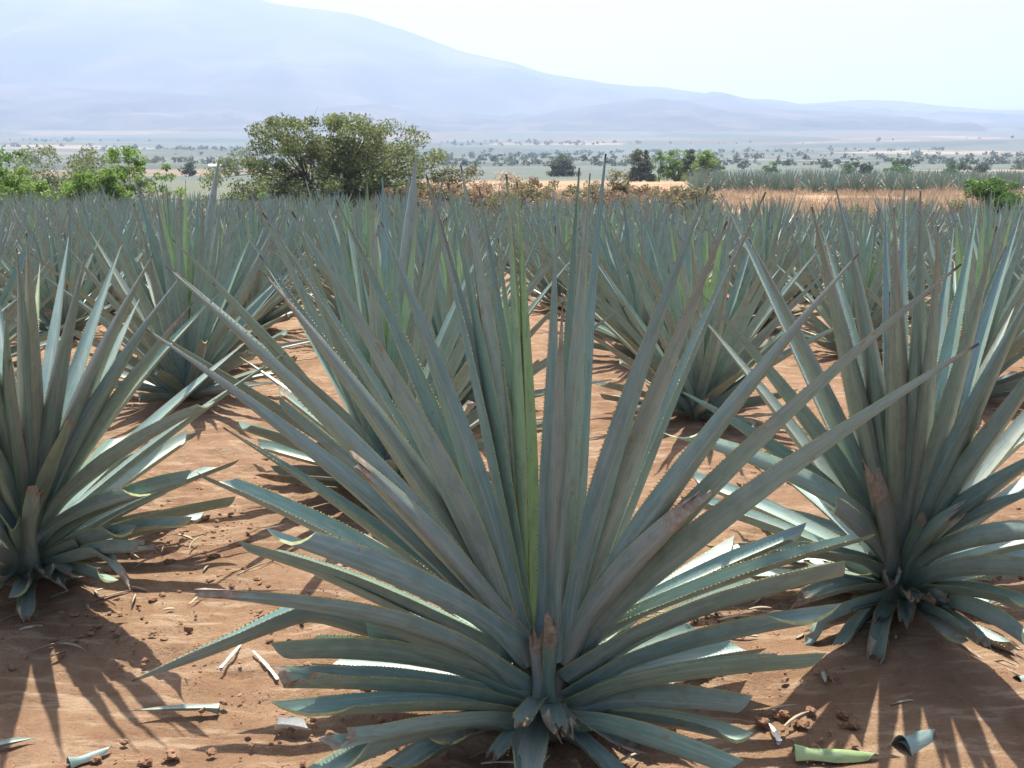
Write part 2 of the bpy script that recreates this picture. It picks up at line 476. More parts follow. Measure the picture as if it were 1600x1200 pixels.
def leaf_geo(path, hw, th, nr=6, gut=0.45, roll=0.0, twist=0.0, tcut=1.0, end='tip', slant=0.0, rnd=0.5, dry0=None, dryamt=0.0, r=None, inward=None, drybase=0.0, face=None, wpow=1.0):
    """one agave leaf along a path; returns verts, faces, material index, attributes"""
    P = np.asarray(path, float)
    n = len(P) - 1
    t = np.linspace(0, 1, n + 1)
    seg = np.linalg.norm(np.diff(P, axis=0), axis=1)
    al = np.concatenate([[0], np.cumsum(seg)])
    tan = np.gradient(P, axis=0)
    tan /= np.linalg.norm(tan, axis=1)[:, None]
    rad = P[-1] - P[0]; rad[2] = 0
    rl = np.linalg.norm(rad)
    rad = rad / rl if rl > 1e-6 else np.array([0, -1.0, 0])
    if inward is not None: rad = -np.asarray(inward, float)
    ref = np.array([0, 0, 1.0]) - 0.7 * rad
    N = ref[None, :] - tan * (tan @ ref)[:, None]
    N /= np.linalg.norm(N, axis=1)[:, None]
    Bn = np.cross(tan, N)
    if face is not None:                       # the blade turns on its axis, as the leaves of a crowded rosette do
        fv, fk = np.asarray(face[0], float), face[1]
        G = fv[None, :] - tan * (tan @ fv)[:, None]
        G /= np.linalg.norm(G, axis=1)[:, None] + 1e-9
        kk = fk * sstep(0.0, 0.35, t)[:, None]
        N = N * (1 - kk) + G * kk
        N /= np.linalg.norm(N, axis=1)[:, None]
        Bn = np.cross(tan, N)
    a = roll + twist * t
    ca, sa = np.cos(a)[:, None], np.sin(a)[:, None]
    N, Bn = N * ca + Bn * sa, Bn * ca - N * sa
    tp = t * tcut
    wv = np.maximum(hw * width_profile(tp ** wpow), 0.0016)
    thv = np.maximum(th * (1 - 0.86 * tp ** 0.8) * (1 + 1.3 * (1 - sstep(0, 0.2, tp))), 0.002)
    gv = gut * (0.75 + 0.5 * np.sin(np.pi * np.clip(tp, 0, 1))) * (1 + 0.8 * sstep(0.75, 1.0, tp))
    if end == 'torn' and nr >= 6: nr = 10
    st = np.linspace(-1, 1, nr + 1)
    ring_s = np.concatenate([st, st[-2:0:-1]])
    isb = np.concatenate([np.zeros(nr + 1), np.ones(nr - 1)])
    nrn = len(ring_s)
    ac = np.abs(ring_s)
    across = ring_s[None, :] * (1 - 0.10 * gv[:, None] * ac[None, :] ** 2)
    yt = gv[:, None] * wv[:, None] * (ac ** 1.7 - 0.45)[None, :]
    yb = thv[:, None] * (1 - ring_s ** 2)[None, :] ** 0.65 * isb[None, :]
    along = np.zeros((n + 1, nrn))
    if end == 'cut':
        fall = np.clip((t - 0.80) / 0.20, 0, 1)[:, None] ** 1.5
        along = fall * (1.7 * slant * ring_s[None, :]) * wv[:, None]
    elif end == 'torn':
        fall = np.clip((t - 0.80) / 0.20, 0, 1)[:, None] ** 1.6
        js = r.uniform(-1.9, 0.9, nr + 1); cu = r.uniform(-0.35, 0.6, nr + 1)
        jag = np.concatenate([js, js[-2:0:-1]]); cur = np.concatenate([cu, cu[-2:0:-1]])
        along = fall * (jag[None, :] + 0.7 * slant * ring_s[None, :]) * wv[:, None]
        across = across * (1 - 0.25 * fall)
        yt = yt + fall * wv[:, None] * (cur[None, :] + 0.35 * ac[None, :])
        yb = yb * (1 - 0.85 * fall)
    wob = 0.0
    V = (P[:, None, :] + Bn[:, None, :] * (across * wv[:, None])[:, :, None] + N[:, None, :] * (yt - yb)[:, :, None] + tan[:, None, :] * along[:, :, None])
    V = V.reshape(-1, 3)
    j = np.arange(nrn); k = np.arange(n)[:, None] * nrn
    F = np.stack([k + j, k + (j + 1) % nrn, k + nrn + (j + 1) % nrn, k + nrn + j], 2).reshape(-1, 4)
    mi = np.zeros(len(F), int)
    S = np.tile(ring_s, n + 1); AL = np.repeat(al, nrn); TL = np.repeat(tp, nrn)
    D = np.zeros(len(V)) + drybase
    if dry0 is not None:
        D = D + dryamt * np.repeat(sstep(dry0, 1.0, t), nrn)
    # end cap as its own strip so that the cut face has a crisp rim
    cap0 = len(V); last = V[n * nrn:(n + 1) * nrn]
    V = np.vstack([V, last])
    S = np.concatenate([S, ring_s * 0.5]); AL = np.concatenate([AL, np.full(nrn, al[-1])]); TL = np.concatenate([TL, np.full(nrn, tp[-1])])
    D = np.concatenate([D, np.full(nrn, D[-1])])
    caps = []
    for q in range(nr):
        ta, tb = q, q + 1
        ba = ta if q == 0 else nrn - q
        bb = tb if q + 1 == nr else nrn - (q + 1)
        f = [cap0 + ta, cap0 + tb] + ([cap0 + bb] if bb != tb else []) + ([cap0 + ba] if ba != ta else [])
        caps.append(f[::-1])
    Fl = F.tolist() + caps
    mi = np.concatenate([mi, np.full(len(caps), 0 if end == 'tip' else 1)])
    at_ = dict(s=S, al=AL, tl=TL, rnd=np.full(len(V), rnd), dry=D)
    info = dict(P=P, N=N, Bn=Bn, tan=tan, wv=wv, gv=gv, al=al)
    return V, Fl, mi, at_, info


def thorn_geo(info, r, spacing=0.013, size=0.0045, tmax=0.94):
    """the row of small hooked teeth along both margins"""
    V, F = [], []
    L = info['al'][-1]
    for sgn in (-1, 1):
        a = 0.08 * L
        while a < tmax * L:
            P, T, B_, N_ = [np.array([np.interp(a, info['al'], info[k][:, c]) for c in range(3)]) for k in ('P', 'tan', 'Bn', 'N')]
            wv = np.interp(a, info['al'], info['wv']); gv = np.interp(a, info['al'], info['gv'])
            p = P + B_ * sgn * wv * (1 - 0.10 * gv) + N_ * gv * wv * 0.55
            s = size * r.uniform(0.7, 1.25) * (0.6 + 0.4 * min(1, wv / 0.03))
            o = B_ * sgn
            i = len(V)
            V += [p - T * s * 0.55 - o * 0.001, p + T * s * 0.55 - o * 0.001, p + N_ * s * 0.35 - o * 0.001, p + o * s * 1.15 + T * s * r.uniform(-0.2, 0.7)]
            F += [[i, i + 1, i + 3], [i + 1, i + 2, i + 3], [i + 2, i, i + 3]]
            a += spacing * r.uniform(0.75, 1.3)
    return V, F


def add_leaf(parent, geo, thorns=None, dried=False, name='leaf'):
    V, F, mi, at_, info = geo
    o = mesh_obj(name, V, F, [M_LEAF, M_CUTDRY if dried else M_CUT], parent, at_, mi, True, R(50))
    if thorns is not None:
        tv, tf = thorn_geo(info, thorns)
        if tv:
            th = mesh_obj('thorns', np.array(tv), tf, M_THORN, o, smooth=False)
            th['kind'] = 'stuff'
    return o


def stem_mesh(parent, r=0.10, h=0.30, seed=0):
    """the squat core the leaves grow from"""
    n, m = 14, 8
    V, F = [], []
    for j in range(m + 1):
        z = -0.06 + (h + 0.06) * j / m
        rr = r * (1.05 - 0.75 * (j / m) ** 2.2)
        for i in range(n):
            a = 2 * math.pi * (i + 0.5 * (j % 2)) / n
            q = rr * (1 + 0.10 * math.sin(i * 5.1 + j * 3.3 + seed))
            V.append((q * math.cos(a), q * math.sin(a), z))
    for j in range(m):
        for i in range(n):
            F.append([j * n + i, j * n + (i + 1) % n, (j + 1) * n + (i + 1) % n, (j + 1) * n + i])
    F.append([m * n + i for i in range(n)])
    return mesh_obj('stem', V, F, M_STEM, parent)


# ---- traced plants -------------------------------------------------
def hero_plant(base, label, leaves, fill, seed, thorns=True, h_in=0.26, r_st=0.095):
    """leaves: dicts of where each leaf ends as seen from the camera plus its length and whether it leans to (+1) or away from (-1) the viewer"""
    r = np.random.default_rng(seed)
    root = empty('agave_plant', tuple(base))
    tag(root, label, 'agave', 'blue agaves at the front of the field')
    b0 = np.array(base)
    stem_mesh(root, 0.135, 0.30, seed)
    for q in leaves:
        u, v, L, sg = q['t'][0], q['t'][1], q.get('L', 1.35), q.get('s', 1)
        h0 = q.get('h', h_in)
        if sg > 0 and L > 0.5 and 'path' not in q:
            L *= 1.25 if q.get('e') else 1.06
        A = b0 + np.array([0, 0, h0])
        d = ray(u, v)
        oc = CAMP - A
        bq = oc @ d; cq = oc @ oc - L * L
        disc = bq * bq - cq
        lam = -bq - sg * math.sqrt(disc) if disc > 0 else -bq
        T = CAMP + d * lam
        gz = float(ground_h(T[0], T[1])) + 0.02
        if T[2] < gz:
            T = CAMP + d * ((gz - CAM_H) / d[2])
        T = T - b0
        rad = np.array([T[0], T[1], 0.0]); rl = np.linalg.norm(rad); rad /= max(rl, 1e-6)
        Bp = np.array([0, 0, h0]) + rad * q.get('r', r_st) * (0.5 if rl < 0.35 else 1.0)
        if rl < 0.35:
            Bp = Bp + np.array([q.get('bx', 0.0), 0, 0])
        if 'path' in q:
            pts = [Bp]
            for (pu, pv, depth) in q['path']:
                dd = ray(pu, pv)
                pts.append(CAMP + dd * ((b0[1] + depth) / dd[1]) - b0)
            path = poly_path(pts, 26)
        else:
            ln = np.linalg.norm(T - Bp)
            sag = q.get('sag', 0.05)
            incl = abs(T[2] - Bp[2]) / max(ln, 1e-6)
            C = 0.5 * (Bp + T) + np.array([0, 0, 1.0]) * sag * ln * (1.2 - incl) * 1.6 - rad * 0.02 * ln + np.array([-rad[1], rad[0], 0]) * ln * (r.uniform(-0.03, 0.03) if q.get('e') is None else r.uniform(-0.09, 0.09))
            path = bez(Bp, C, T, 20)
        end = q.get('e', 'tip')
        geo = leaf_geo(path, q.get('w', 0.056) * (0.79 if end == 'tip' else 0.72) * r.uniform(0.90, 1.08), q.get('th', 0.020), 6, q.get('g', r.uniform(0.5, 0.9) if end == 'tip' else r.uniform(0.65, 1.05)), q.get('roll', r.uniform(-0.45, 0.45) if end == 'tip' else r.uniform(-0.55, 0.55)), q.get('tw', r.uniform(-0.15, 0.15)),
                       q.get('tc', 1.0 if end == 'tip' else 0.55), end, q.get('sl', r.choice([-1, 1]) * r.uniform(0.8, 2.4)), q.get('c', float(r.uniform(0, 0.86))),
                       q.get('d0', 0.88 if end == 'torn' else None), q.get('da', 1.0), r, drybase=q.get('db', 0.0), wpow=q.get('wp', 1.0),
                       face=(((b0 + 0.5 * (Bp + T)) - CAMP) * sg / np.linalg.norm(b0 + 0.5 * (Bp + T) - CAMP), q.get('fk', (r.uniform(0.40, 0.62) if end == 'tip' else r.uniform(0.1, 0.35)) if sg > 0 else 0.22)))
        add_leaf(root, geo, r if thorns else None, end == 'torn')
    # leaves on the sides that the list does not cover
    for (az, inc, L, wd, end, h0) in fill:
        a = R(az + r.uniform(-6, 6)); i_ = R(inc + r.uniform(-6, 6))
        rad = np.array([math.sin(a), math.cos(a), 0.0])
        Bp = np.array([0, 0, h0]) + rad * r_st
        T = Bp + L * (rad * math.sin(i_) + np.array([0, 0, math.cos(i_)]))
        if T[2] < 0.03: T[2] = 0.03
        C = 0.5 * (Bp + T) + np.array([0, 0, 0.05 * L * math.sin(i_)])
        geo = leaf_geo(bez(Bp, C, T, 16), wd, 0.022, 6, r.uniform(0.32, 0.55), r.uniform(-0.2, 0.2), r.uniform(-0.15, 0.15), 1.0 if end == 'tip' else 0.5, end,
                       r.choice([-1, 1]) * r.uniform(0.4, 1.2), float(r.uniform(0, 0.86)), 0.8 if end == 'torn' else None, 1.0, r, drybase=float(r.choice([0.0, 0.15, 0.35, 0.5])) if (L < 0.5) else 0.0)
        add_leaf(root, geo, r if thorns else None, end == 'torn')
    return root


def lf(u, v, L=1.35, s=1, w=0.056, **k):
    return dict(t=(u, v), L=L, s=s, w=w, **k)


main_leaves = [
    # upright centre
    lf(720, 257, 1.36, 1, 0.060, c=0.86, roll=0.1, bx=-0.03), lf(666, 272, 1.40, -1, 0.055, c=0.25, roll=-0.2), lf(792, 272, 1.40, -1, 0.050, c=0.94, bx=-0.02), lf(808, 284, 1.38, -1, 0.040, c=0.97, roll=-0.2, bx=0.0),
    lf(700, 286, 1.38, -1, 0.050, c=0.70), lf(749, 296, 1.34, -1, 0.052, c=0.32), lf(778, 372, 1.25, -1, 0.04, c=0.93),
    lf(868, 352, 1.22, 1, 0.040, c=0.33, roll=0.35, bx=-0.01), lf(879, 470, 1.08, 1, 0.044, c=0.84, roll=-0.2, d0=0.55, da=0.7, bx=0.03), lf(905, 262, 1.4, -1, 0.045, c=0.7, bx=0.03), lf(922, 270, 1.37, 1, 0.046, c=0.50, bx=0.03),
    lf(946, 240, 1.42, -1, 0.050, c=0.28, bx=0.03),
    # right fan
    lf(1108, 290, 1.44, 1, 0.052, c=0.28, roll=0.2), lf(1136, 345, 1.36, 1, 0.056, c=0.82), lf(1196, 300, 1.46, -1, 0.058, c=0.40), lf(1342, 395, 1.5, 1, 0.050, c=0.10, sag=0.03), lf(1502, 412, 1.58, 1, 0.047, c=0.50, sag=0.07, d0=0.75, da=0.5),
    lf(1530, 536, 1.52, 1, 0.058, c=0.48, sag=0.05, d0=0.8, da=0.62), lf(1108, 768, 0.72, 1, 0.056, e='torn', tc=0.72, c=0.84, d0=0.55, da=0.8), lf(1247, 834, 0.86, -1, 0.046, e='cut', c=0.3), lf(1350, 838, 1.02, -1, 0.045, e='cut', c=0.6, tc=0.7),
    lf(1312, 886, 0.96, 1, 0.052, e='cut', c=0.4, h=0.2, sl=0.9), lf(1258, 962, 0.85, 1, 0.050, e='cut', h=0.14, c=0.2), lf(1252, 1030, 0.84, 1, 0.045, e='cut', h=0.10, c=0.7), lf(1155, 1098, 0.64, 1, 0.05, e='cut', h=0.07),
    lf(1150, 1150, 0.6, 1, 0.045, e='cut', h=0.04, c=0.6), lf(1000, 1165, 0.42, 1, 0.062, e='torn', h=0.10, c=0.83, tc=0.45, d0=0.7, g=0.2), lf(1130, 1190, 0.62, 1, 0.05, e='cut', h=0.05),
    # left fan
    lf(595, 345, 1.34, 1, 0.056, c=0.32), lf(525, 312, 1.45, -1, 0.050, c=0.62), lf(456, 330, 1.46, 1, 0.060, c=0.02, sag=0.04), lf(411, 332, 1.50, -1, 0.052, c=0.14, sag=0.04), lf(405, 398, 1.45, -1, 0.046, c=0.66, sag=0.05),
    lf(411, 425, 1.36, 1, 0.058, c=0.80, sag=0.08, d0=0.78, da=0.8), lf(258, 415, 1.56, 1, 0.050, c=0.50, sag=0.06), lf(226, 512, 1.52, 1, 0.048, c=0.40, sag=0.06), lf(349, 668, 1.16, -1, 0.045, c=0.66, sag=0.05),
    lf(452, 638, 1.02, -1, 0.052, e='cut', c=0.25, tc=0.62, sl=-1.2), lf(553, 722, 0.90, 1, 0.056, e='torn', c=0.82, tc=0.75, sag=0.10, d0=0.85), lf(338, 748, 1.15, -1, 0.054, e='cut', c=0.34, tc=0.62, sl=-1.3), lf(455, 838, 0.90, 1, 0.058, e='cut', c=0.36, tc=0.6, sl=1.2),
    lf(402, 858, 0.98, -1, 0.055, e='cut', c=0.66, tc=0.62, h=0.2), lf(312, 930, 1.08, 1, 0.05, e='torn', c=0.36, h=0.16, tc=0.75, sag=0.10, d0=0.85), lf(585, 990, 0.58, 1, 0.058, e='cut', c=0.6, h=0.16, sl=-0.9, tc=0.5),
    dict(t=(205, 1064), L=1.1, s=1, h=0.17, w=0.060, c=0.30, e='tip', wp=1.9, g=0.8, fk=0.15, roll=0.0, tw=0.0, path=[(740, 1040, -0.16), (640, 1000, -0.26), (560, 972, -0.33), (490, 951, -0.38), (470, 955, -0.395), (350, 1006, -0.47), (205, 1064, -0.54)]),
    lf(458, 1012, 0.84, 1, 0.054, e='cut', c=0.68, h=0.14, sl=-2.3), lf(446, 1062, 0.84, 1, 0.046, e='torn', c=0.66, h=0.09, d0=0.93, sl=2.0), lf(488, 1108, 0.78, 1, 0.056, e='cut', c=0.70, h=0.07, sl=2.2), lf(520, 1160, 0.74, 1, 0.042, e='torn', c=0.6, h=0.04, db=0.1, d0=0.93),
    lf(530, 1192, 0.72, 1, 0.05, e='cut', c=0.6, h=0.04), lf(640, 1190, 0.5, 1, 0.055, e='cut', h=0.06, c=0.4),
    # short front leaves
    lf(832, 988, 0.36, 1, 0.040, e='torn', c=0.84, tc=0.42, h=0.06, r=0.15, g=0.7, d0=0.55, da=0.9, sag=0.0), lf(864, 968, 0.42, 1, 0.040, e='torn', c=0.70, tc=0.5, h=0.07, r=0.14, g=0.5, d0=0.40, da=0.9, sag=0.0, roll=0.6, sl=1.0), lf(808, 1198, 0.36, 1, 0.050, e='cut', c=0.25, tc=0.4, h=0.08, g=0.25),
]
main_fill = [(az, 62, 0.85, 0.045, 'tip', 0.2) for az in (-25, 20)] + [(az, 70, 0.7, 0.05, 'cut', 0.15) for az in (-75, -50, -30, -8, 15, 35, 60, 80)] + \
            [(az, 84, 0.6, 0.05, 'cut', 0.09) for az in (-80, -60, -35, -10, 12, 30, 52, 72)]
sr = random.Random(8)
stubs = [(az + sr.uniform(-6, 6), sr.uniform(66, 100), sr.uniform(0.20, 0.46), sr.uniform(0.024, 0.042), 'torn' if sr.random() < 0.7 else 'cut', sr.uniform(0.03, 0.13)) for az in range(92, 272, 12)]
main_fill += stubs
hero_plant(MAIN, 'large blue agave in the front middle, a folded leaf hanging on its left side', main_leaves, main_fill, 3)

left_leaves = [
    lf(26, 386, 1.42, 1, 0.05, c=0.32), lf(41, 362, 1.46, 1, 0.055, c=0.85), lf(63, 408, 1.36, -1, 0.04, c=0.95), lf(108, 366, 1.45, -1, 0.055, c=0.3), lf(134, 396, 1.4, 1, 0.05, c=0.2), lf(192, 378, 1.46, -1, 0.055, c=0.34), lf(240, 396, 1.46, 1, 0.055, c=0.5),
    lf(282, 432, 1.46, 1, 0.052, c=0.28), lf(302, 472, 1.40, 1, 0.055, c=0.62, d0=0.7, da=0.8), lf(350, 452, 1.52, -1, 0.05, c=0.7), lf(16, 562, 1.05, 1, 0.055, c=0.84, d0=0.93), lf(112, 655, 0.8, 1, 0.052, e='torn', tc=0.85, c=0.6, d0=0.93),
    lf(322, 632, 1.12, 1, 0.055, e='cut', tc=0.75, c=0.6), lf(292, 684, 1.0, -1, 0.05, e='cut', c=0.6, tc=0.7), lf(292, 748, 0.92, 1, 0.052, e='cut', c=0.66, h=0.18), lf(293, 800, 0.92, -1, 0.05, e='cut', c=0.5, h=0.12), lf(276, 818, 0.86, 1, 0.045, e='cut', h=0.1, c=0.6),
    lf(232, 858, 0.72, 1, 0.045, e='torn', h=0.08), lf(222, 768, 0.7, 1, 0.05, e='cut', h=0.2), lf(188, 830, 0.6, 1, 0.052, e='cut', h=0.12),
    dict(t=(203, 918), L=0.7, s=1, h=0.1, w=0.04, c=0.5, e='torn', tc=0.75, d0=0.8, path=[(110, 868, -0.2), (150, 858, -0.3), (176, 876, -0.35), (203, 918, -0.36)]),
    lf(62, 766, 0.52, 1, 0.050, e='torn', tc=0.4, c=0.5, h=0.1, r=0.13, d0=0.9), lf(120, 846, 0.4, 1, 0.05, e='cut', tc=0.45, h=0.1), lf(166, 902, 0.5, 1, 0.045, e='cut', h=0.06), lf(76, 898, 0.42, 1, 0.05, e='torn', h=0.08, tc=0.45), lf(34, 918, 0.42, 1, 0.05, e='cut', h=0.05),
    lf(20, 820, 0.45, 1, 0.05, e='cut', tc=0.45, h=0.12), lf(-40, 900, 0.5, 1, 0.05, e='cut', h=0.06), lf(-60, 850, 0.6, 1, 0.05, e='cut', h=0.1), lf(-90, 780, 0.75, 1, 0.05, e='cut', h=0.15),
    lf(-60, 420, 1.45, 1, 0.055), lf(-20, 400, 1.42, -1, 0.055, c=0.3), lf(-130, 450, 1.5, 1, 0.055), lf(-180, 520, 1.5, -1, 0.055), lf(-230, 600, 1.45, 1, 0.055), lf(-40, 640, 1.0, 1, 0.06, c=0.6), lf(-120, 700, 0.9, 1, 0.055, e='cut'), lf(10, 480, 1.3, 1, 0.05, c=0.7),
]
left_fill = [(az, 50, 1.2, 0.05, 'tip', 0.22) for az in (-70, -30, 10, 45, 75)] + [(az, 72, 0.75, 0.05, 'cut', 0.14) for az in (-80, -50, -20, 10, 40, 68, 90)] + [(az, 85, 0.6, 0.05, 'cut', 0.08) for az in (-70, -35, 0, 30, 60)]
left_fill += stubs
hero_plant(LEFT, 'blue agave cut by the left picture edge, leaf stubs fanned over the soil', left_leaves, left_fill, 5)

right_leaves = [
    lf(1306, 294, 1.50, 1, 0.056, c=0.33), lf(1383, 310, 1.46, -1, 0.045, c=0.3), lf(1397, 322, 1.44, 1, 0.05, c=0.84), lf(1414, 293, 1.5, -1, 0.05, c=0.34), lf(1438, 297, 1.48, 1, 0.05, c=0.32), lf(1466, 352, 1.4, 1, 0.045, c=0.82), lf(1491, 350, 1.42, -1, 0.05, c=0.2),
    lf(1530, 306, 1.52, -1, 0.055, c=0.7), lf(1558, 352, 1.46, 1, 0.055, c=0.5), lf(1598, 322, 1.54, -1, 0.056, c=0.33), lf(1632, 420, 1.48, 1, 0.056, c=0.3), lf(1700, 470, 1.5, 1, 0.056), lf(1390, 454, 1.22, 1, 0.046, c=0.86, d0=0.6, da=0.6), lf(1590, 345, 1.5, -1, 0.05, c=0.66),
    lf(1126, 302, 1.62, -1, 0.052, c=0.5), lf(1268, 322, 1.5, 1, 0.056, c=0.8), lf(1282, 350, 1.45, -1, 0.05, c=0.6), lf(1090, 452, 1.5, 1, 0.05, c=0.66), lf(1170, 372, 1.5, 1, 0.048, c=0.4), lf(1062, 610, 1.3, 1, 0.052, c=0.7, sag=0.06), lf(1066, 680, 1.24, 1, 0.054, e='cut', tc=0.75, c=0.6),
    lf(1640, 560, 1.2, 1, 0.062, c=0.48, sag=0.08), lf(1665, 640, 1.2, -1, 0.056), lf(1660, 690, 1.1, 1, 0.055, c=0.3), lf(1640, 760, 0.95, 1, 0.052, c=0.34), lf(1640, 830, 0.9, 1, 0.052, e='cut', h=0.2), lf(1650, 890, 0.85, 1, 0.05, e='cut', h=0.14),
    lf(1500, 800, 0.55, 1, 0.05, e='torn', h=0.18), lf(1356, 728, 0.62, 1, 0.055, e='torn', tc=0.6, c=0.84, h=0.16, d0=0.35, da=0.9, sag=0.0, r=0.12), lf(1450, 822, 0.46, 1, 0.060, e='torn', tc=0.45, c=0.7, h=0.12, r=0.13, d0=0.85), lf(1394, 906, 0.40, 1, 0.055, e='torn', tc=0.42, h=0.14, d0=0.8),
    lf(1362, 1032, 0.46, 1, 0.052, e='torn', tc=0.45, h=0.08, c=0.6, d0=0.85), lf(1418, 972, 0.36, 1, 0.05, e='torn', tc=0.45, h=0.09, c=0.6), lf(1318, 1004, 0.44, 1, 0.045, e='cut', h=0.06), lf(1535, 1005, 0.55, 1, 0.045, e='torn', h=0.06, db=0.3), lf(1610, 1000, 0.7, 1, 0.05, e='cut', h=0.08),
    lf(1600, 940, 0.66, 1, 0.05, e='cut', h=0.11), lf(1480, 935, 0.42, 1, 0.05, e='torn', h=0.12, c=0.83),
    dict(t=(1232, 1090), L=0.7, s=1, h=0.1, w=0.042, c=0.5, e='torn', tc=0.8, d0=0.55, da=1.0, path=[(1330, 945, -0.25), (1285, 965, -0.32), (1262, 1010, -0.36), (1232, 1088, -0.38)]),
    lf(1240, 942, 0.6, 1, 0.05, e='torn', h=0.12, c=0.8, d0=0.7), lf(1180, 860, 0.8, 1, 0.05, e='cut', h=0.18), lf(1210, 820, 0.86, -1, 0.05, e='cut', h=0.2), lf(1150, 800, 0.95, -1, 0.05, e='cut', h=0.18), lf(1170, 905, 0.8, -1, 0.045, e='torn', h=0.1), lf(1300, 790, 0.75, 1, 0.05, e='cut', h=0.2),
]
right_fill = [(az, 48, 1.2, 0.05, 'tip', 0.22) for az in (-55, -20, 15, 45, 75)] + [(az, 70, 0.78, 0.05, 'cut', 0.15) for az in (-80, -55, -25, 5, 35, 65, 90)] + [(az, 85, 0.62, 0.05, 'cut', 0.08) for az in (-85, -60, -30, 0, 30, 60, 85)]
right_fill += stubs
hero_plant(RIGHT, 'blue agave right of the front one, short torn leaf bases curling from its middle', right_leaves, right_fill, 9)


# ---- generated plants for the rest of the field --------------------
def plant_leaf_list(seed, n, nseg, nr):
    r = np.random.default_rng(seed)
    out = []
    az0 = r.uniform(0, 360)
    for i in range(n):
        f = i / (n - 1)
        az = R(az0 + 137.508 * i + r.uniform(-8, 8))
        inc = R(3 + 80 * f ** 1.15 + r.uniform(-4, 4))
        h0 = 0.30 - 0.24 * f
        L = (1.28 + 0.22 * math.sin(math.pi * min(1, f * 1.25))) * r.uniform(0.88, 1.06)
        end, tc = 'tip', 1.0
        pc = sstep(0.55, 0.85, f) * 0.92
        if r.uniform() < pc:
            end = 'cut' if r.uniform() < 0.65 else 'torn'
            tc = r.uniform(0.38, 0.68); L *= tc * 0.98
        if i == 0: inc = R(5)
        rad = np.array([math.sin(az), math.cos(az), 0.0])
        Bp = np.array([0, 0, h0]) + rad * (0.02 + 0.07 * min(1, f * 3))
        T = Bp + L * (rad * math.sin(inc) + np.array([0, 0, math.cos(inc)]))
        T[2] = max(T[2], 0.03)
        C = 0.5 * (Bp + T) + np.array([0, 0, r.uniform(0.0, 0.08) * L * math.sin(inc)]) + np.array([-rad[1], rad[0], 0]) * L * r.uniform(-0.05, 0.05)
        c = r.uniform(0.9, 1.0) if (f < 0.10 and r.uniform() < 0.6) else r.uniform(0, 0.86)
        dr = r.uniform()
        geo = leaf_geo(bez(Bp, C, T, nseg), (0.05 if f > 0.06 else 0.04) * r.uniform(0.9, 1.1), 0.022, nr, r.uniform(0.4, 0.8), r.uniform(-0.35, 0.35), r.uniform(-0.4, 0.4), tc, end,
                       r.choice([-1, 1]) * r.uniform(0.3, 1.2), float(c), 0.75 if (end == 'torn' or dr < 0.12) else None, 1.0 if end == 'torn' else 0.7, r,
                       drybase=0.45 if (f > 0.9 and dr > 0.6) else 0.0)
        out.append((geo, end))
    return out


def joined(geos):
    V, F, MI, A, o = [], [], [], {k: [] for k in ('s', 'al', 'tl', 'rnd', 'dry')}, 0
    for (g, e) in geos:
        V.append(g[0]); F += [[i + o for i in f] for f in g[1]]; MI.append(g[2])
        for k in A: A[k].append(g[3][k])
        o += len(g[0])
    return np.vstack(V), F, np.concatenate(MI), {k: np.concatenate(v) for k, v in A.items()}


# prototypes kept as mesh data only: four detailed ones (leaf by leaf) and six joined ones for the distance
def proto_meshes(seed, n):
    ms = []
    for (g, e) in plant_leaf_list(seed, n, 10, 4):
        o = mesh_obj('leaf', g[0], g[1], [M_LEAF, M_CUTDRY if e == 'torn' else M_CUT], None, g[3], g[2], True, R(50))
        ms.append(o.data)
        bpy.data.objects.remove(o)
    return ms


PROTO = [proto_meshes(100 + k, 62) for k in range(4)]
sm = stem_mesh(None, 0.10, 0.3, 1); STEM_ME = sm.data; bpy.data.objects.remove(sm)
FARM = []
for k in range(6):
    V, F, MI, A = joined(plant_leaf_list(200 + k, 50, 5, 2))
    o = mesh_obj('agave_plant', V, F, [M_LEAF, M_CUT], None, A, MI, True, R(60)); FARM.append(o.data); bpy.data.objects.remove(o)
FARL = []
for k in range(3):
    V, F, MI, A = joined(plant_leaf_list(300 + k, 40, 3, 2))
    o = mesh_obj('agave_plant', V, F, [M_LEAF, M_CUT], None, A, MI, True, R(60)); FARL.append(o.data); bpy.data.objects.remove(o)


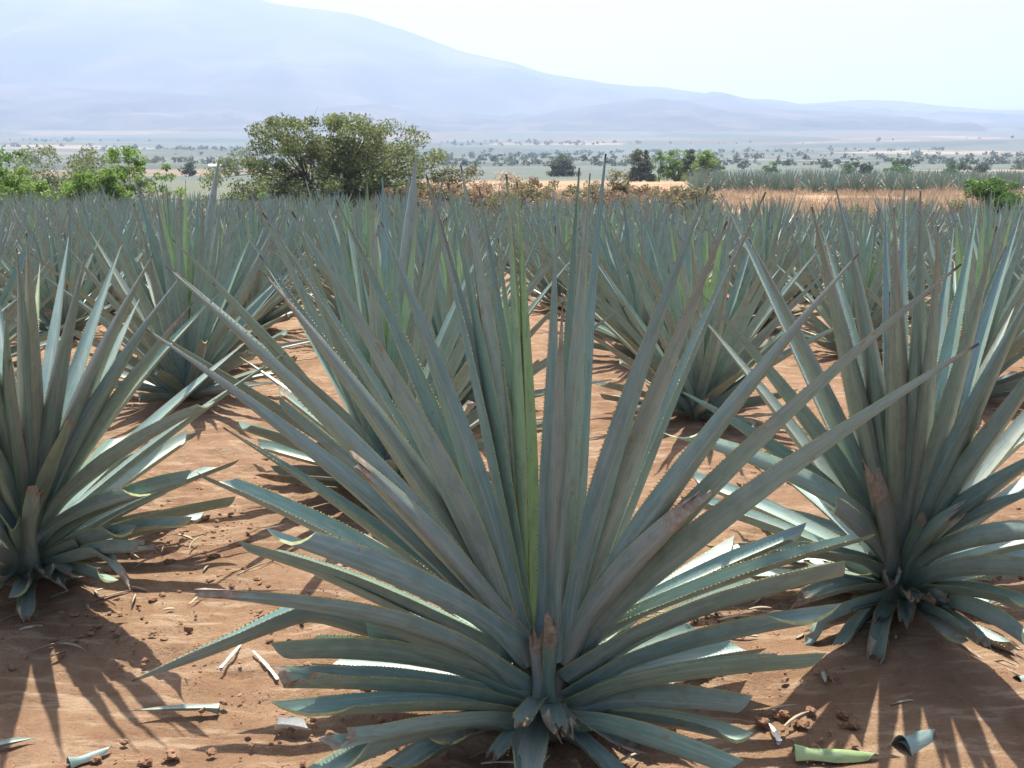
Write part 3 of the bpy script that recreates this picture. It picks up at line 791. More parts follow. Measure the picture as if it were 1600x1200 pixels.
def leafy_agave(base, rz, sc_, k, label, group, spike=None):
    root = empty('agave_plant', tuple(base), rz)
    root.rotation_euler = (0.07 * math.sin(base[0] * 7.1 + base[1]), 0.07 * math.cos(base[1] * 5.3), rz)
    root.scale = (sc_, sc_, sc_)
    tag(root, label, 'agave', group)
    s = bpy.data.objects.new('stem', STEM_ME); COL.objects.link(s); s.parent = root
    for me in PROTO[k % 4]:
        o = bpy.data.objects.new('leaf', me); COL.objects.link(o); o.parent = root
    if spike:
        d = ray(*spike); b0 = np.array(base)
        T = (CAMP + d * ((b0[1] + 0.03) / d[1]) - b0) / sc_
        c, s = math.cos(-rz), math.sin(-rz)
        T = np.array([T[0] * c - T[1] * s, T[0] * s + T[1] * c, T[2]])
        V, F = [], []
        n, m = 10, 16
        for j in range(m + 1):
            t = j / m
            rr = 0.040 * (1 - t ** 5) * (0.75 + 0.35 * math.sin(math.pi * min(1, t * 1.05)) ** 0.7) + 0.001
            cen = np.array([0, 0, 0.2]) * (1 - t) + T * t
            for i in range(n):
                a = 2 * math.pi * i / n + t * 1.2
                q = rr * (1 + 0.16 * math.sin(a * 3 - t * 2.0))
                V.append(cen + np.array([q * math.cos(a), q * math.sin(a), 0]))
        for j in range(m):
            for i in range(n):
                F.append([j * n + i, j * n + (i + 1) % n, (j + 1) * n + (i + 1) % n, (j + 1) * n + i])
        tl = np.repeat(np.linspace(0, 0.97, m + 1), n)
        mesh_obj('bud_spike', np.array(V), F, [M_LEAF], root, dict(s=np.tile(np.linspace(-0.8, 0.8, n), m + 1), al=tl * 1.6, tl=tl, rnd=np.full(len(V), 0.84), dry=0.5 * sstep(0.75, 1, tl)))
    return root


def far_agave(base, rz, sc_, k, label, group, low=False):
    o = bpy.data.objects.new('agave_plant', (FARL if low else FARM)[k % (3 if low else 6)])
    COL.objects.link(o)
    o.location = tuple(base); o.rotation_euler = (0.09 * math.sin(base[0] * 7.1 + base[1]), 0.09 * math.cos(base[1] * 5.3), rz); o.scale = (sc_, sc_, sc_)
    tag(o, label, 'agave', group)
    return o


G_MID = 'blue agaves in the second and third ranks'
leafy_agave(BEH1, 0.4, 0.97, 0, 'blue agave directly behind the front one on its left, a grey spike rising above it', G_MID, (666, 239))
leafy_agave(BEH2, 2.0, 0.97, 1, 'dense blue agave between the left edge plant and the round tree, tall spike on top', G_MID, (335, 243))
leafy_agave(BEH3, 4.1, 0.88, 2, 'blue agave behind the front one on its right, yellowish lower leaves on the soil', G_MID)

# rows
pts = []
for k in range(-14, 16):
    ph = {0: 0.0, -1: 0.0, 1: 0.0}.get(k, pyr.uniform(0, 2.3))
    for j in range(0, 20):
        y = 2.9 + ph + 2.06 * j + pyr.uniform(-0.2, 0.2)
        x = 0.1 + 1.9 * k - 0.13 * (y - 3) + pyr.uniform(-0.15, 0.15)
        if y > 36 - 0.35 * x: continue
        if abs(x) > 0.52 * y + 1.1 or y < 4.2: continue
        if any(math.hypot(x - p[0], y - p[1]) < 1.5 for p in KNOWN): continue
        if x > 0 and y < 5.6 and k > 0: continue
        if pyr.random() < 0.05 and y > 8: continue
        pts.append((y, x, k, j))
for (u, y) in ((566, 10.4), (560, 13.6), (563, 17.5), (566, 22.0), (571, 27.5), (576, 32.5)):
    if all(math.hypot(at(u, y) - q[1], y - q[0]) > 0.95 for q in pts): pts.append((y, at(u, y), 0, 0))
pts.sort()
rowname = {}
ordn = ['first', 'second', 'third', 'fourth', 'fifth', 'sixth', 'seventh', 'eighth', 'ninth', 'tenth']
near_pts, far_pts = pts[:26], pts[26:]


def px_of(x, y):
    depth = y * math.cos(PITCH) + CAM_H * math.sin(PITCH)
    return 800 + x / depth * FPX


for i, (y, x, k, j) in enumerate(near_pts):
    u = px_of(x, y)
    where = 'left edge agave' if u < 240 else 'dense left agave' if u < 480 else 'front agave\'s left fan' if u < 760 else 'front agave\'s upright centre' if u < 1000 else 'front agave\'s right fan' if u < 1250 else 'right hand torn-leaf agave'
    rowname.setdefault(where, []).append(i)
    rank = ordn[min(9, len(rowname[where]) - 1)]
    leafy_agave((x, y, float(ground_h(x, y)) - 0.01), pyr.uniform(0, 6.28), pyr.uniform(0.80, 0.93), i, f'{rank} blue agave back behind the {where}', G_MID)
for i, (y, x, k, j) in enumerate(far_pts):
    u = px_of(x, y)
    zone = 'left part of the field under the bright green bushes' if u < 330 else 'part of the field under the round tree' if u < 680 else 'middle of the field under the pale dry bushes' if u < 1080 else 'right part of the field before the dry grass'
    far_agave((x, y, float(ground_h(x, y)) - 0.01), pyr.uniform(0, 6.28), pyr.uniform(0.66, 0.94), i, f'small distant blue agave in the {zone}', 'distant agaves, ' + zone)
# the same rows go on beside and behind the place where the viewer stands
for i, (x, y) in enumerate([(2.05, 0.15), (-2.1, 0.1), (2.3, -2.1), (-1.9, -2.2), (0.25, -2.3), (0.4, -4.6), (-2.0, -4.4), (2.6, -4.4), (4.1, 1.2), (-4.0, 1.0), (4.2, -1.2), (-3.9, -1.3), (4.3, 3.2)]):
    far_agave((x, y, -0.01), 1.7 * i, 0.95, i, 'blue agave of the rows beside and behind the viewer, outside the picture', 'agaves beside and behind the viewer')
# the plot beyond the dry grass
for row in range(3):
    for i in range(30):
        y = 86 + row * 6.5 + pyr.uniform(-0.4, 0.4)
        x = 15.5 + i * 1.55 + pyr.uniform(-0.3, 0.3) + row * 0.9
        if px_of(x, y) > 1660 or px_of(x, y) < 1060: continue
        lab = 'dark agave in the front row of the plot beyond the dry grass' if row == 0 else 'dark agave behind the front row of the plot beyond the dry grass'
        far_agave((x, y, float(ground_h(x, y)) - 0.22), pyr.uniform(0, 6.28), pyr.uniform(1.15, 1.4), i + row, lab, 'front row beyond the grass' if row == 0 else 'back rows beyond the grass')

# ------------------------------------------------------------------ trees and bushes
def tube(V, F, pts, r0, r1, n=6):
    pts = np.asarray(pts, float)
    i0 = len(V)
    m = len(pts)
    tan = np.gradient(pts, axis=0); tan /= np.linalg.norm(tan, axis=1)[:, None] + 1e-9
    for k in range(m):
        t = tan[k]; a = np.cross(t, [0.3, 0.9, 0.2]); a /= np.linalg.norm(a) + 1e-9; b_ = np.cross(t, a)
        rr = r0 + (r1 - r0) * k / (m - 1)
        for q in range(n):
            an = 2 * math.pi * q / n
            V.append(pts[k] + rr * (math.cos(an) * a + math.sin(an) * b_))
    for k in range(m - 1):
        for q in range(n):
            F.append([i0 + k * n + q, i0 + k * n + (q + 1) % n, i0 + (k + 1) * n + (q + 1) % n, i0 + (k + 1) * n + q])


def leaf_cloud(centres, rads, per, size, r, flat=0.7):
    """many small leaf faces spread through clumps"""
    n = len(centres) * per
    c = np.repeat(np.asarray(centres), per, 0); rd = np.repeat(np.asarray(rads), per)
    d = r.normal(size=(n, 3)); d /= np.linalg.norm(d, axis=1)[:, None]
    p = c + d * (rd * r.uniform(0.15, 1.0, n) ** 0.6)[:, None] * np.array([1, 1, flat])
    a = r.normal(size=(n, 3)); a /= np.linalg.norm(a, axis=1)[:, None]
    b_ = np.cross(a, r.normal(size=(n, 3))); b_ /= np.linalg.norm(b_, axis=1)[:, None]
    s = (np.repeat(np.asarray(size), per) if np.ndim(size) else size) * r.uniform(0.6, 1.4, n)
    s = s[:, None]
    V = np.stack([p - a * s, p + b_ * s * 0.55, p + a * s, p - b_ * s * 0.55], 1).reshape(-1, 3)
    F = np.arange(n * 4).reshape(-1, 4)
    base = np.repeat(r.uniform(0, 1, len(centres)), per)
    rnd = np.clip(0.55 * base + 0.45 * r.uniform(0, 1, n), 0, 1)
    return V, F, np.repeat(rnd, 4)


def tree(name, label, cat, u, y, wid, hgt, mat, seed, clumps=60, per=120, size=0.06, stems=3, trunk_r=0.10, shell=0.55, cl_r=0.5, low=0.1, group=None, deep=0.8, flat=0.7, bare=0):
    r = np.random.default_rng(seed)
    x = at(u, y)
    root = empty(name, (x, y, float(ground_h(x, y)) - 0.03))
    tag(root, label, cat, group)
    C = []
    while len(C) < clumps:
        d = r.normal(size=3); d /= np.linalg.norm(d)
        if d[2] < -0.15: continue
        k = r.uniform(shell, 1.0)
        bumpy = 1 + 0.11 * math.sin(3.1 * d[0] * 2 + seed) * math.cos(2.7 * d[1] * 2 + seed * 1.7)
        zz = low * hgt + (hgt * (1 - low)) * max(0.02, d[2]) * k * bumpy
        C.append([d[0] * wid / 2 * k * bumpy, d[1] * wid / 2 * deep * k * bumpy, zz])
    C = np.array(C)
    C[:, 2] *= (hgt - 0.5 * cl_r * flat) / np.percentile(C[:, 2], 96)
    C[:, 2] = np.minimum(C[:, 2], hgt - 0.2 * cl_r)
    C[:, 0] *= (wid / 2 - 0.4 * cl_r) / np.percentile(np.abs(C[:, 0]), 93)
    rads = cl_r * r.uniform(0.6, 1.25, clumps)
    V, F = [], []
    sp = [np.array([r.uniform(-1, 1) * wid * 0.03, r.uniform(-1, 1) * wid * 0.03, 0]) for _ in range(stems)]
    top = [np.array([s[0] * 4 + r.uniform(-.08, .08) * wid, s[1] * 4, hgt * r.uniform(0.35, 0.5)]) for s in sp]
    for s, t in zip(sp, top):
        tube(V, F, bez(s, 0.5 * (s + t) + np.array([0, 0, 0.1 * hgt]), t, 6), trunk_r, trunk_r * 0.55, 7)
    for c in C:
        k = int(np.argmin([np.linalg.norm(c[:2] - t[:2]) for t in top]))
        f = r.uniform(0.45, 1.0)
        st = sp[k] + (top[k] - sp[k]) * f
        mid = 0.5 * (st + c) + np.array([0, 0, 0.06 * hgt]) + r.normal(size=3) * 0.03 * wid
        tube(V, F, bez(st, mid, c, 5), trunk_r * 0.3, trunk_r * 0.06, 4)
    for _ in range(bare):
        c = C[r.integers(len(C))]
        e = c + np.array([r.normal() * 0.3, r.normal() * 0.3, r.uniform(0.1, 0.6)]) * cl_r * 2
        tube(V, F, [c, 0.5 * (c + e) + r.normal(size=3) * 0.05, e], trunk_r * 0.08, trunk_r * 0.03, 3)
    mesh_obj('trunk', np.array(V), F, M_BARK, root)
    V, F, rn = leaf_cloud(C, rads, per, size, r, flat)
    V[:, 2] = np.maximum(V[:, 2], 0.02)
    mesh_obj('crown', V, F, mat, root, {'rnd': rn}, smooth=False)
    return root


F_OLIVE = foliage_mat('olive_foliage', (0.080, 0.105, 0.040), (0.18, 0.21, 0.08), 0.40)
F_BRIGHT = foliage_mat('bright_foliage', (0.075, 0.13, 0.03), (0.17, 0.27, 0.06), 0.4, (0.25, 0.38, 0.07))
F_GREEN = foliage_mat('green_foliage', (0.05, 0.10, 0.02), (0.12, 0.22, 0.045), 0.35)
F_DUST = foliage_mat('dusty_foliage', (0.12, 0.115, 0.055), (0.23, 0.21, 0.105), 0.3)
F_DRY = foliage_mat('dry_foliage', (0.16, 0.105, 0.055), (0.32, 0.23, 0.13), 0.3)
F_PALE = foliage_mat('pale_dry_foliage', (0.28, 0.23, 0.15), (0.50, 0.43, 0.31), 0.3)
F_DARK = foliage_mat('dark_foliage', (0.05, 0.07, 0.035), (0.10, 0.125, 0.06), 0.3)
F_FEATHER = foliage_mat('feathery_foliage', (0.095, 0.12, 0.045), (0.20, 0.23, 0.095), 0.35)
F_RUST = foliage_mat('rust_foliage', (0.15, 0.10, 0.055), (0.27, 0.19, 0.105), 0.3)

tree('spreading_tree', 'large round olive green tree with many stems at the field\'s far edge', 'tree', 522, 46, 8.4, 4.3, F_OLIVE, 61, 260, 210, 0.062, 5, 0.11, 0.45, 0.60, 0.12, bare=60)
tree('feathery_tree', 'sparse feathery grey green tree behind the bright bushes', 'tree', 118, 50, 5.6, 3.1, F_FEATHER, 62, 100, 90, 0.06, 3, 0.06, 0.4, 0.55, 0.2, bare=90)
tree('leafy_tree', 'loose bright green tree with bare twigs right of the feathery tree', 'tree', 218, 49, 3.2, 3.1, F_BRIGHT, 63, 34, 70, 0.075, 3, 0.05, 0.5, 0.36, 0.3, bare=50)
tree('leafy_bush', 'compact bright green bush in front of the feathery tree', 'bush', 146, 43, 3.0, 2.05, F_BRIGHT, 64, 60, 130, 0.065, 3, 0.05, 0.45, 0.36, 0.3, flat=0.8)
tree('leafy_bush', 'bright green bush at the left picture edge', 'bush', 0, 43, 4.2, 2.2, F_BRIGHT, 65, 60, 130, 0.065, 3, 0.05, 0.45, 0.4, 0.3)
tree('leafy_bush', 'tall dark green bush behind the bush at the left edge', 'bush', 8, 60, 4.4, 3.2, F_GREEN, 66, 40, 90, 0.08, 3, 0.05, 0.45, 0.5, 0.2)
tree('leafy_bush', 'tiny bright green bush under the left side of the round tree', 'bush', 425, 40, 1.0, 1.25, F_BRIGHT, 67, 14, 80, 0.06, 2, 0.03, 0.3, 0.22, 0.2)
tree('dry_bush', 'yellow brown bush beside the round tree', 'bush', 700, 46, 2.9, 2.25, F_DUST, 68, 60, 90, 0.055, 3, 0.04, 0.35, 0.4, 0.1, bare=40)
tree('dry_bush', 'pale straw coloured bush in front of the valley', 'bush', 792, 47, 2.0, 1.95, F_PALE, 69, 44, 110, 0.05, 3, 0.03, 0.35, 0.36, 0.1, bare=40)
tree('leafy_bush', 'small dark green bush beside the pale straw bush', 'bush', 818, 45.5, 1.2, 1.55, F_OLIVE, 70, 30, 90, 0.05, 2, 0.03, 0.3, 0.28, 0.1)
tree('dry_bush', 'brown bush right of the pale straw bush', 'bush', 848, 47, 1.3, 1.75, F_RUST, 71, 30, 70, 0.05, 2, 0.03, 0.3, 0.3, 0.1, bare=30)
tree('round_tree', 'dark rounded tree behind the brown bush', 'tree', 880, 260, 6.6, 5.2, F_DARK, 72, 60, 90, 0.2, 2, 0.14, 0.4, 1.1, 0.1)
tree('dry_bush', 'dusty olive bush behind the tallest leaf of the front agave', 'bush', 962, 45, 1.7, 2.1, F_DUST, 73, 50, 100, 0.05, 3, 0.04, 0.35, 0.34, 0.1, bare=20)
tree('round_tree', 'dark green round tree left of the bright valley trees', 'tree', 1000, 150, 3.8, 4.3, F_DARK, 74, 50, 100, 0.14, 2, 0.10, 0.4, 0.7, 0.06)
tree('leafy_tree', 'bright green tree in the middle of the valley tree group', 'tree', 1056, 155, 4.8, 4.3, F_BRIGHT, 75, 50, 100, 0.14, 2, 0.10, 0.4, 0.7, 0.08)
tree('round_tree', 'narrow dark tree squeezed between two bright green ones', 'tree', 1076, 152, 1.7, 4.5, F_DARK, 76, 26, 90, 0.12, 2, 0.08, 0.3, 0.5, 0.15)
tree('leafy_tree', 'wide bright green tree at the right of the valley tree group', 'tree', 1103, 150, 4.8, 4.1, F_BRIGHT, 77, 50, 100, 0.14, 2, 0.10, 0.4, 0.7, 0.08)
tree('leafy_tree', 'thin pale tree next to the dark round valley tree', 'tree', 1030, 153, 2.6, 4.2, F_GREEN, 78, 22, 50, 0.12, 2, 0.07, 0.4, 0.5, 0.3, bare=30)
tree('leafy_bush', 'dome shaped green bush in the dry grass at the right', 'bush', 1547, 46, 2.9, 1.85, F_GREEN, 79, 80, 120, 0.06, 3, 0.05, 0.5, 0.36, 0.02)
for i, (u, y, wd, h, mt, lb) in enumerate([(1000, 47, 1.6, 1.3, F_RUST, 'rust brown bush left of the open dry grass'), (1040, 46, 1.9, 1.35, F_DRY, 'straw brown bush before the valley tree group'),
                                           (920, 46, 1.8, 1.3, F_DRY, 'low straw bush between brown bush and dusty olive bush'), (660, 49, 1.6, 1.5, F_RUST, 'rust coloured bush under the round tree\'s right side'),
                                           (740, 45, 1.4, 1.2, F_DRY, 'low straw bush left of the pale bush'), (1075, 44, 1.6, 1.1, F_DUST, 'grey green low bush at the edge of the open grass'),
                                           (1505, 44, 1.3, 0.95, F_RUST, 'rust brown bush left of the dome shaped bush'), (1330, 41, 1.6, 0.9, F_DUST, 'low olive bush in the grass above the right agave'),
                                           (1430, 50, 1.5, 0.9, F_DRY, 'straw bush in the middle of the dry grass'), (260, 46, 1.7, 1.2, F_DUST, 'low grey bush right of the loose green tree'), (1590, 40, 0.9, 0.95, F_GREEN, 'small green bush at the right picture edge')]):
    tree('dry_bush' if mt is not F_GREEN else 'leafy_bush', lb, 'bush', u, y, wd, h, mt, 90 + i, 30, 70, 0.045, 2, 0.025, 0.3, 0.26, 0.05, bare=20)

# the band of brush along the field's far edge
bb = np.random.default_rng(42)
where = ['under the round tree\'s right edge', 'right of the round tree', 'below the yellow brown bush', 'left of the pale straw bush', 'below the pale straw bush', 'between pale straw and brown bushes', 'below the brown bush',
         'right of the brown bush', 'below the dark rounded tree', 'left of the dusty olive bush', 'below the dusty olive bush', 'right of the dusty olive bush', 'below the dark valley tree', 'below the bright valley trees']
for i, u in enumerate(np.linspace(645, 1085, 14)):
    k = int(bb.integers(4))
    tree('dry_bush', ['reddish brown', 'straw coloured', 'dusty olive', 'tawny'][k] + ' scrub bush ' + where[i], 'bush', float(u), float(bb.uniform(41.5, 45) - 0.0035 * (u - 640)), float(bb.uniform(1.7, 2.5)), float(bb.uniform(1.15, 1.65)),
         [F_RUST, F_DRY, F_DUST, F_DRY][k], 400 + i, 40, 90, 0.05, 3, 0.025, 0.3, 0.34, 0.05, bare=30, group='scrub bushes along the field edge')

# trees scattered over the valley floor
vt = [(1115, 320, 0), (1205, 310, 1), (660, 420, 0), (725, 520, 0), (1322, 300, 1), (1334, 330, 0), (1353, 260, 0), (1403, 270, 1), (1411, 280, 0), (1485, 300, 1), (1510, 330, 0), (1532, 300, 0), (1485, 420, 0), (1540, 420, 0),
      (1433, 520, 0), (1385, 640, 0), (1160, 420, 0), (1118, 560, 0), (1045, 600, 0), (1060, 610, 0), (990, 640, 0), (930, 600, 0), (915, 620, 0), (850, 760, 0), (880, 540, 0), (1260, 700, 0), (1290, 440, 0), (1228, 520, 0), (1180, 780, 0),
      (1320, 860, 0), (1460, 760, 0), (1560, 620, 0), (1590, 520, 0), (294, 260, 0), (357, 240, 0), (330, 620, 0), (245, 700, 0), (370, 520, 0), (60, 560, 0), (770, 640, 0), (810, 900, 0), (700, 800, 0)]
spots = {}
for i, (u, y, kd) in enumerate(vt):
    lab = 'small green tree on the hazy valley floor' if kd else 'tiny dark tree on the hazy valley floor'
    s_ = pyr.uniform(0.75, 1.25)
    tree('valley_tree', lab, 'tree', u, y, (5.0 if kd else 4.2) * s_, (3.6 if kd else 3.9) * s_, F_GREEN if kd else F_DARK, 200 + i, 16, 40, 0.30, 1, 0.12, 0.35, 1.0, 0.2, group='green trees dotted over the valley' if kd else 'dark trees dotted over the valley')

# far scrub that reads as one mass
r = np.random.default_rng(77)
n = 3600
yy = np.exp(r.uniform(np.log(420), np.log(2200), n)); xx = r.uniform(-0.62, 0.62, n) * yy
keep = fbm(xx / 420., np.log(yy) * 9.0, 88, 3) > 0.5
xx, yy = xx[keep], yy[keep]
zz = ground_h(xx, yy)
sz = r.uniform(0.7, 2.3, len(xx)) * (1 + yy / 1500.)
V, F, rn = leaf_cloud(np.stack([xx, yy, zz + sz * 0.55], 1), sz, 18, 0.45 * sz, r, 0.7)
tag(mesh_obj('valley_scrub', V, F, F_DARK, None, {'rnd': rn}, smooth=False), 'dark scrub dotted all over the hazy valley floor', 'scrub', kind='stuff')

# dry grass beyond the field
def blades(xs, ys, hmean, wd, r, lean=0.35):
    n = len(xs)
    z = ground_h(xs, ys)
    h = hmean * r.uniform(0.5, 1.4, n)
    a = r.uniform(0, 2 * np.pi, n)
    lx, ly = r.normal(size=n) * lean * h, r.normal(size=n) * lean * h
    dx, dy = np.cos(a) * wd, np.sin(a) * wd
    V = np.stack([np.stack([xs - dx, ys - dy, z - 0.02], 1), np.stack([xs + dx, ys + dy, z - 0.02], 1), np.stack([xs + lx, ys + ly, z + h], 1)], 1).reshape(-1, 3)
    return V, np.arange(n * 3).reshape(-1, 3)


n = 90000
yy = 33 + 54 * r.uniform(0, 1, n) ** 1.2
xx = r.uniform(-0.2, 0.58, n) * yy * 1.0
den = fbm(xx / 2.2, yy / 3.5, 66, 3)
ok = (yy > 36.4 - 0.35 * xx) & (den > -0.45 + r.uniform(-0.3, 0.3, n))
xx, yy, den = xx[ok], yy[ok], den[ok]
V, F = blades(xx, yy, 0.36 + 0.30 * np.clip(fbm(xx / 1.6, yy / 2.6, 69, 3), -0.5, 1.2) + 0.1 * np.clip(den, -0.5, 1), 0.022, r)
cl = np.clip(0.5 + 0.5 * fbm(xx / 4.0, yy / 6.0, 67, 3) + r.uniform(-0.25, 0.25, len(xx)), 0, 1)
F_STRAW = foliage_mat('straw', (0.20, 0.125, 0.075), (0.40, 0.30, 0.19), 0.35)
tag(mesh_obj('dry_grass', V, F, F_STRAW, None, {'rnd': np.repeat(cl, 3)}, smooth=False), 'tawny dry grass between the field and the far agave plot', 'grass', kind='stuff')

# small white farm shed seen far off between bushes and round tree
sx = at(341, 400)
shed = tag(empty('farm_shed', (sx, 400, float(ground_h(sx, 400)) - 0.1)), 'tiny white farm shed with a pale roof between the trees', 'shed')


def box(name, x0, x1, y0, y1, z0, z1, mat, parent):
    V = [(x, y, z) for z in (z0, z1) for y in (y0, y1) for x in (x0, x1)]
    F = [[0, 2, 3, 1], [4, 5, 7, 6], [0, 1, 5, 4], [2, 6, 7, 3], [0, 4, 6, 2], [1, 3, 7, 5]]
    return mesh_obj(name, V, F, mat, parent, smooth=False)


box('wall', -3, 3, -2, 2, 0, 2.2, M_WALL, shed)
rv = [(-3.4, -2.5, 2.2), (3.4, -2.5, 2.2), (3.4, 0, 3.0), (-3.4, 0, 3.0), (3.4, 2.5, 2.2), (-3.4, 2.5, 2.2)]
mesh_obj('roof', rv, [[0, 1, 2, 3], [3, 2, 4, 5], [0, 3, 5], [1, 4, 2], [0, 5, 4, 1]], M_ROOF, shed, smooth=False)
box('door', -0.5, 0.5, -2.03, -2.005, 0.02, 1.95, M_DARK, shed)

# ------------------------------------------------------------------ on the soil
def near_z(x, y):
    return float(ground_h(x, y))


def clod_geo(r, s):
    t = (1 + 5 ** 0.5) / 2
    v = np.array([(-1, t, 0), (1, t, 0), (-1, -t, 0), (1, -t, 0), (0, -1, t), (0, 1, t), (0, -1, -t), (0, 1, -t), (t, 0, -1), (t, 0, 1), (-t, 0, -1), (-t, 0, 1)], float) / 1.9
    f = [(0, 11, 5), (0, 5, 1), (0, 1, 7), (0, 7, 10), (0, 10, 11), (1, 5, 9), (5, 11, 4), (11, 10, 2), (10, 7, 6), (7, 1, 8), (3, 9, 4), (3, 4, 2), (3, 2, 6), (3, 6, 8), (3, 8, 9), (4, 9, 5), (2, 4, 11), (6, 2, 10), (8, 6, 7), (9, 8, 1)]
    v = v * r.uniform(0.65, 1.25, (12, 1)) * np.array([1, r.uniform(0.6, 1), r.uniform(0.4, 0.75)]) * s
    a = r.uniform(0, 6.28)
    c, sn = math.cos(a), math.sin(a)
    v = v @ np.array([[c, sn, 0], [-sn, c, 0], [0, 0, 1]])
    return v, f


def lumpy(r, s):
    bm = bmesh.new()
    bmesh.ops.create_icosphere(bm, subdivisions=3, radius=1.0)
    v = np.array([q.co for q in bm.verts]); f = [[q.index for q in p.verts] for p in bm.faces]
    bm.free()
    o = r.uniform(0, 50)
    k = 1 + 0.42 * fbm(v[:, 0] * 1.3 + o + v[:, 2], v[:, 1] * 1.3 - v[:, 2] + o, 4, 4, 0.62)
    v = v * k[:, None] * np.array([r.uniform(0.8, 1.3), r.uniform(0.7, 1.0), r.uniform(0.45, 0.7)]) * s
    return v, f


r = np.random.default_rng(5)
V, F = [], []
for _ in range(9000):
    if r.uniform() < 0.55:
        p = KNOWN[r.integers(3)] if r.uniform() < 0.75 else KNOWN[r.integers(6)]
        q = r.normal(size=2) * 0.55; x, y = p[0] + q[0], p[1] + q[1]
    else:
        y = r.uniform(2.1, 8.0); x = r.uniform(-0.62, 0.62) * y
    if y > 6 and r.uniform() < 0.5: continue
    if fbm(x / 0.5, y / 0.5, 12, 2) < r.uniform(-0.5, 0.25): continue
    s = 0.003 + 0.017 * r.uniform() ** 4
    v, f = clod_geo(r, s)
    i0 = len(V)
    V += (v + np.array([x, y, near_z(x, y) + s * 0.3])).tolist()
    F += [[a + i0 for a in t_] for t_ in f]
tag(mesh_obj('soil_crumbs', np.array(V), F, M_CLOD, smooth=False), 'crumbs of red soil and grit strewn around the agaves', 'soil', kind='stuff')

for i, (u, v, s) in enumerate([(268, 1180, 0.030), (226, 1192, 0.018), (330, 1176, 0.014), (195, 1160, 0.013), (1222, 1118, 0.022), (1252, 1132, 0.018), (1330, 1134, 0.020), (1268, 1112, 0.020), (1305, 1062, 0.026), (1280, 1052, 0.022), (1316, 1118, 0.020),
                               (312, 812, 0.022), (265, 878, 0.02), (1190, 1130, 0.024), (150, 1188, 0.02), (335, 870, 0.02), (640, 1165, 0.03), (585, 1172, 0.028)]):
    p = ground_pt(u, v)
    vv, f = lumpy(r, s)
    o = mesh_obj('soil_clod', vv, f, M_CLOD, smooth=False)
    o.location = (p[0], p[1], p[2] + s * 0.15)
    tag(o, 'small rough clod of red soil lying near the front agaves', 'clod', 'larger clods of soil near the front plants')


# shreds of dead leaf round the plants' feet
rl = np.random.default_rng(15)
V, F = [], []
for k in range(260):
    p = KNOWN[rl.integers(3)] if rl.uniform() < 0.6 else (KNOWN + [np.array([q[1], q[0], 0]) for q in near_pts[:8]])[rl.integers(14)]
    a, d = rl.uniform(0, 6.28), rl.uniform(0.25, 0.85)
    x, y = p[0] + math.cos(a) * d, p[1] + math.sin(a) * d
    L_, wd_ = rl.uniform(0.03, 0.16), rl.uniform(0.003, 0.010)
    b_ = rl.uniform(0, 6.28)
    ex, ey = math.cos(b_), math.sin(b_)
    bow = rl.uniform(-0.3, 0.3)
    i0 = len(V)
    for j in range(5):
        t = j / 4 - 0.5
        cx, cy = x + ex * L_ * t - ey * bow * L_ * t * t, y + ey * L_ * t + ex * bow * L_ * t * t
        cz = float(ground_h(cx, cy)) + 0.012 + 0.05 * L_ * (1 - 4 * t * t)
        ww = wd_ * (1 - 0.7 * abs(2 * t) ** 2)
        V += [(cx - ey * ww, cy + ex * ww, cz + 0.003), (cx + ey * ww, cy - ex * ww, cz), (cx, cy, cz - 0.003)]
    for j in range(4):
        q = i0 + j * 3
        F += [[q, q + 1, q + 4, q + 3], [q + 1, q + 2, q + 5, q + 4], [q + 2, q, q + 3, q + 5]]
M_SHRED = simple_mat('dead_leaf', [(0.3, (0.16, 0.11, 0.07)), (0.5, (0.36, 0.29, 0.20)), (0.7, (0.52, 0.47, 0.37))], 3.0, 0.8)
tag(mesh_obj('leaf_litter', np.array(V), F, M_SHRED), 'dry shreds of dead agave leaf littering the soil', 'litter', kind='stuff')


def cut_piece(name, a, b_, hw, label, rnd=0.5, flip=False, tc0=0.2, dryb=0.0, mat=None, gut=0.5, lift=0.02, roll=0.0, end='cut', tcut=0.7):
    """a piece of cut leaf lying on the soil between two picture points"""
    A, B = ground_pt(*a), ground_pt(*b_)
    A[2] += lift * 0.6; B[2] += lift * 0.6
    c = 0.5 * (A + B)
    rr = np.random.default_rng(int(a[0] * 7 + a[1]))
    P = bez(A - c, (0.5 * (A + B) - c) + np.array([0.004, 0.004, 0.002]), B - c, 10)
    g = leaf_geo(P, hw, 0.006 if mat else 0.010, 6, gut, roll + (math.pi if flip else 0), 0.1, tcut, end, 0.8, rnd, None, 0, rr, drybase=dryb)
    ms = [M_LEAF, M_CUT] if mat is None else [mat, mat]
    o = mesh_obj(name, g[0], g[1], ms, None, g[3], g[2], True, R(50))
    o.location = tuple(c)
    return tag(o, label, 'leaf piece', 'cut leaf pieces lying on the soil')


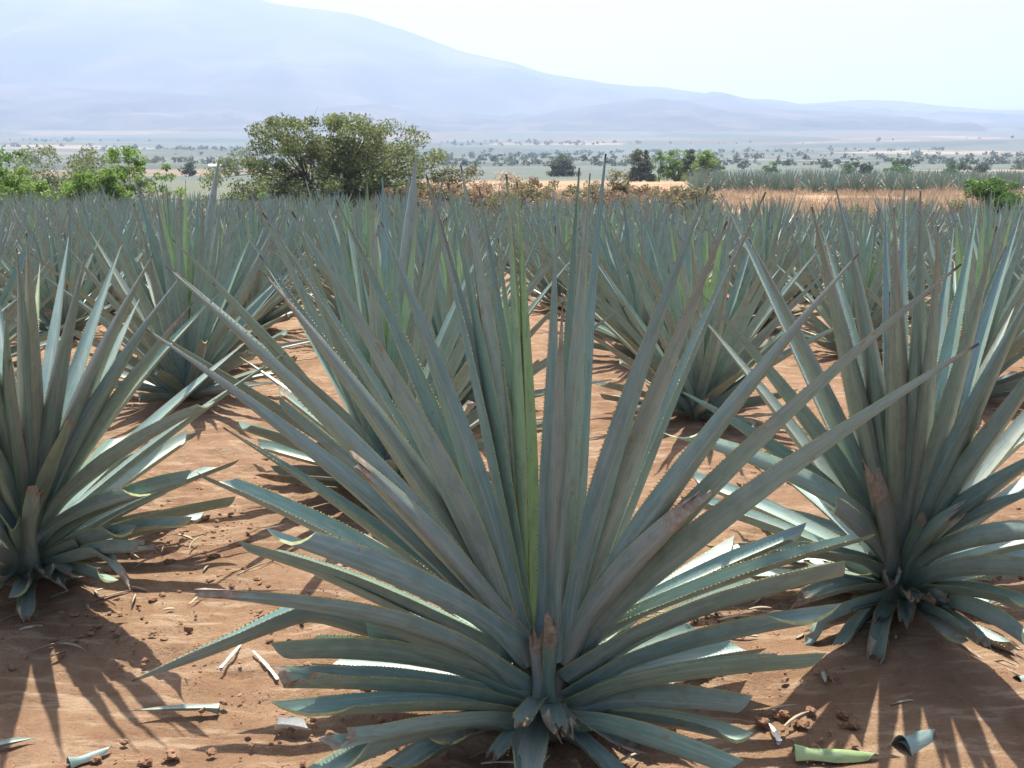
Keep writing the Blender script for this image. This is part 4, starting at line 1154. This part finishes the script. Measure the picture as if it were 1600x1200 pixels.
cut_piece('leaf_piece', (345, 1046), (376, 1010), 0.006, 'thin white leaf strip leaning left, below the folded leaf', mat=M_PITH, lift=0.012)
cut_piece('leaf_piece', (434, 1064), (395, 1020), 0.0065, 'thin white leaf strip leaning right, below the folded leaf', mat=M_PITH, lift=0.012)
cut_piece('leaf_piece', (342, 1108), (202, 1114), 0.016, 'long grey green leaf tip lying on open soil', 0.5, end='tip', tcut=1.0, lift=0.014)
cut_piece('leaf_piece', (432, 1136), (482, 1142), 0.024, 'small curled pale leaf scrap beside the front agave', dryb=0.3, mat=M_PITH, gut=0.9, lift=0.02)
cut_piece('leaf_piece', (-10, 1168), (56, 1156), 0.014, 'leaf tip cut by the left picture edge near the bottom', 0.5, end='tip', tcut=1.0, lift=0.012)
cut_piece('leaf_piece', (108, 1200), (172, 1174), 0.017, 'pale green leaf strip at the bottom picture edge', 0.2, lift=0.015, flip=True)
cut_piece('leaf_piece', (1217, 1160), (1199, 1130), 0.009, 'small white pointed leaf sliver on the soil', mat=M_PITH, lift=0.01, end='tip', tcut=1.0)
cut_piece('leaf_piece', (1240, 1184), (1365, 1188), 0.024, 'yellow green cut leaf stub at the bottom right', 1.0, lift=0.022, flip=True, gut=0.9)
cut_piece('leaf_piece', (1408, 1176), (1458, 1156), 0.038, 'pale blue arched leaf chunk below the right agave', 0.15, flip=True, gut=0.9, lift=0.035)
cut_piece('leaf_piece', (1588, 1072), (1606, 1062), 0.02, 'bluish leaf scrap at the right picture edge', 0.1, flip=True, lift=0.02)
cut_piece('leaf_piece', (236, 906), (250, 902), 0.01, 'pale leaf scrap in the shadow of the left agave', mat=M_PITH, lift=0.01)
cut_piece('leaf_piece', (322, 722), (338, 720), 0.012, 'white leaf scrap on the soil below the dense left agave', mat=M_PITH, lift=0.012)


def twig(label, pxs, r0):
    V, F = [], []
    P = [ground_pt(*p) + np.array([0, 0, 0.012 + 0.01 * (i % 2)]) for i, p in enumerate(pxs)]
    tube(V, F, poly_path(P, 14), r0, r0 * 0.4, 6)
    n2 = len(P) // 2
    e = P[n2] + np.array([0.07, -0.06, 0.02])
    tube(V, F, [P[n2], 0.5 * (P[n2] + e) + np.array([0.01, 0, 0.015]), e], r0 * 0.6, r0 * 0.25, 5)
    V = np.array(V); c = V.mean(0)
    o = mesh_obj('dry_twig', V - c, F, M_TWIG); o.location = tuple(c)
    return tag(o, label, 'twig', 'dry twigs on the soil')


twig('long dry root stalk lying right of the right agave\'s base', [(1462, 1000), (1500, 1016), (1540, 1040), (1575, 1056), (1640, 1085)], 0.009)
twig('thin dark twig on soil between front and right agaves', [(905, 812), (935, 800), (970, 804), (1002, 806), (1020, 800)], 0.004)
twig('thin dry twig on open soil left of the front agave', [(372, 902), (400, 892), (425, 880), (442, 874)], 0.004)

# ------------------------------------------------------------------ haze in the valley air
HZ = bpy.data.materials.new('valley_haze'); HZ.use_nodes = True
HZ.node_tree.nodes.clear()
pv = HZ.node_tree.nodes.new('ShaderNodeVolumePrincipled')
pv.inputs['Color'].default_value = (0.495, 0.61, 0.85, 1)
pv.inputs['Density'].default_value = 2.3e-4
pv.inputs['Anisotropy'].default_value = 0.35
ho = HZ.node_tree.nodes.new('ShaderNodeOutputMaterial')
HZ.node_tree.links.new(pv.outputs[0], ho.inputs['Volume'])
hz = box('haze', -9500, 9500, -9200, 6700, -30, 1200, HZ, None)
tag(hz, 'pale blue haze filling the valley air', 'haze', kind='stuff')
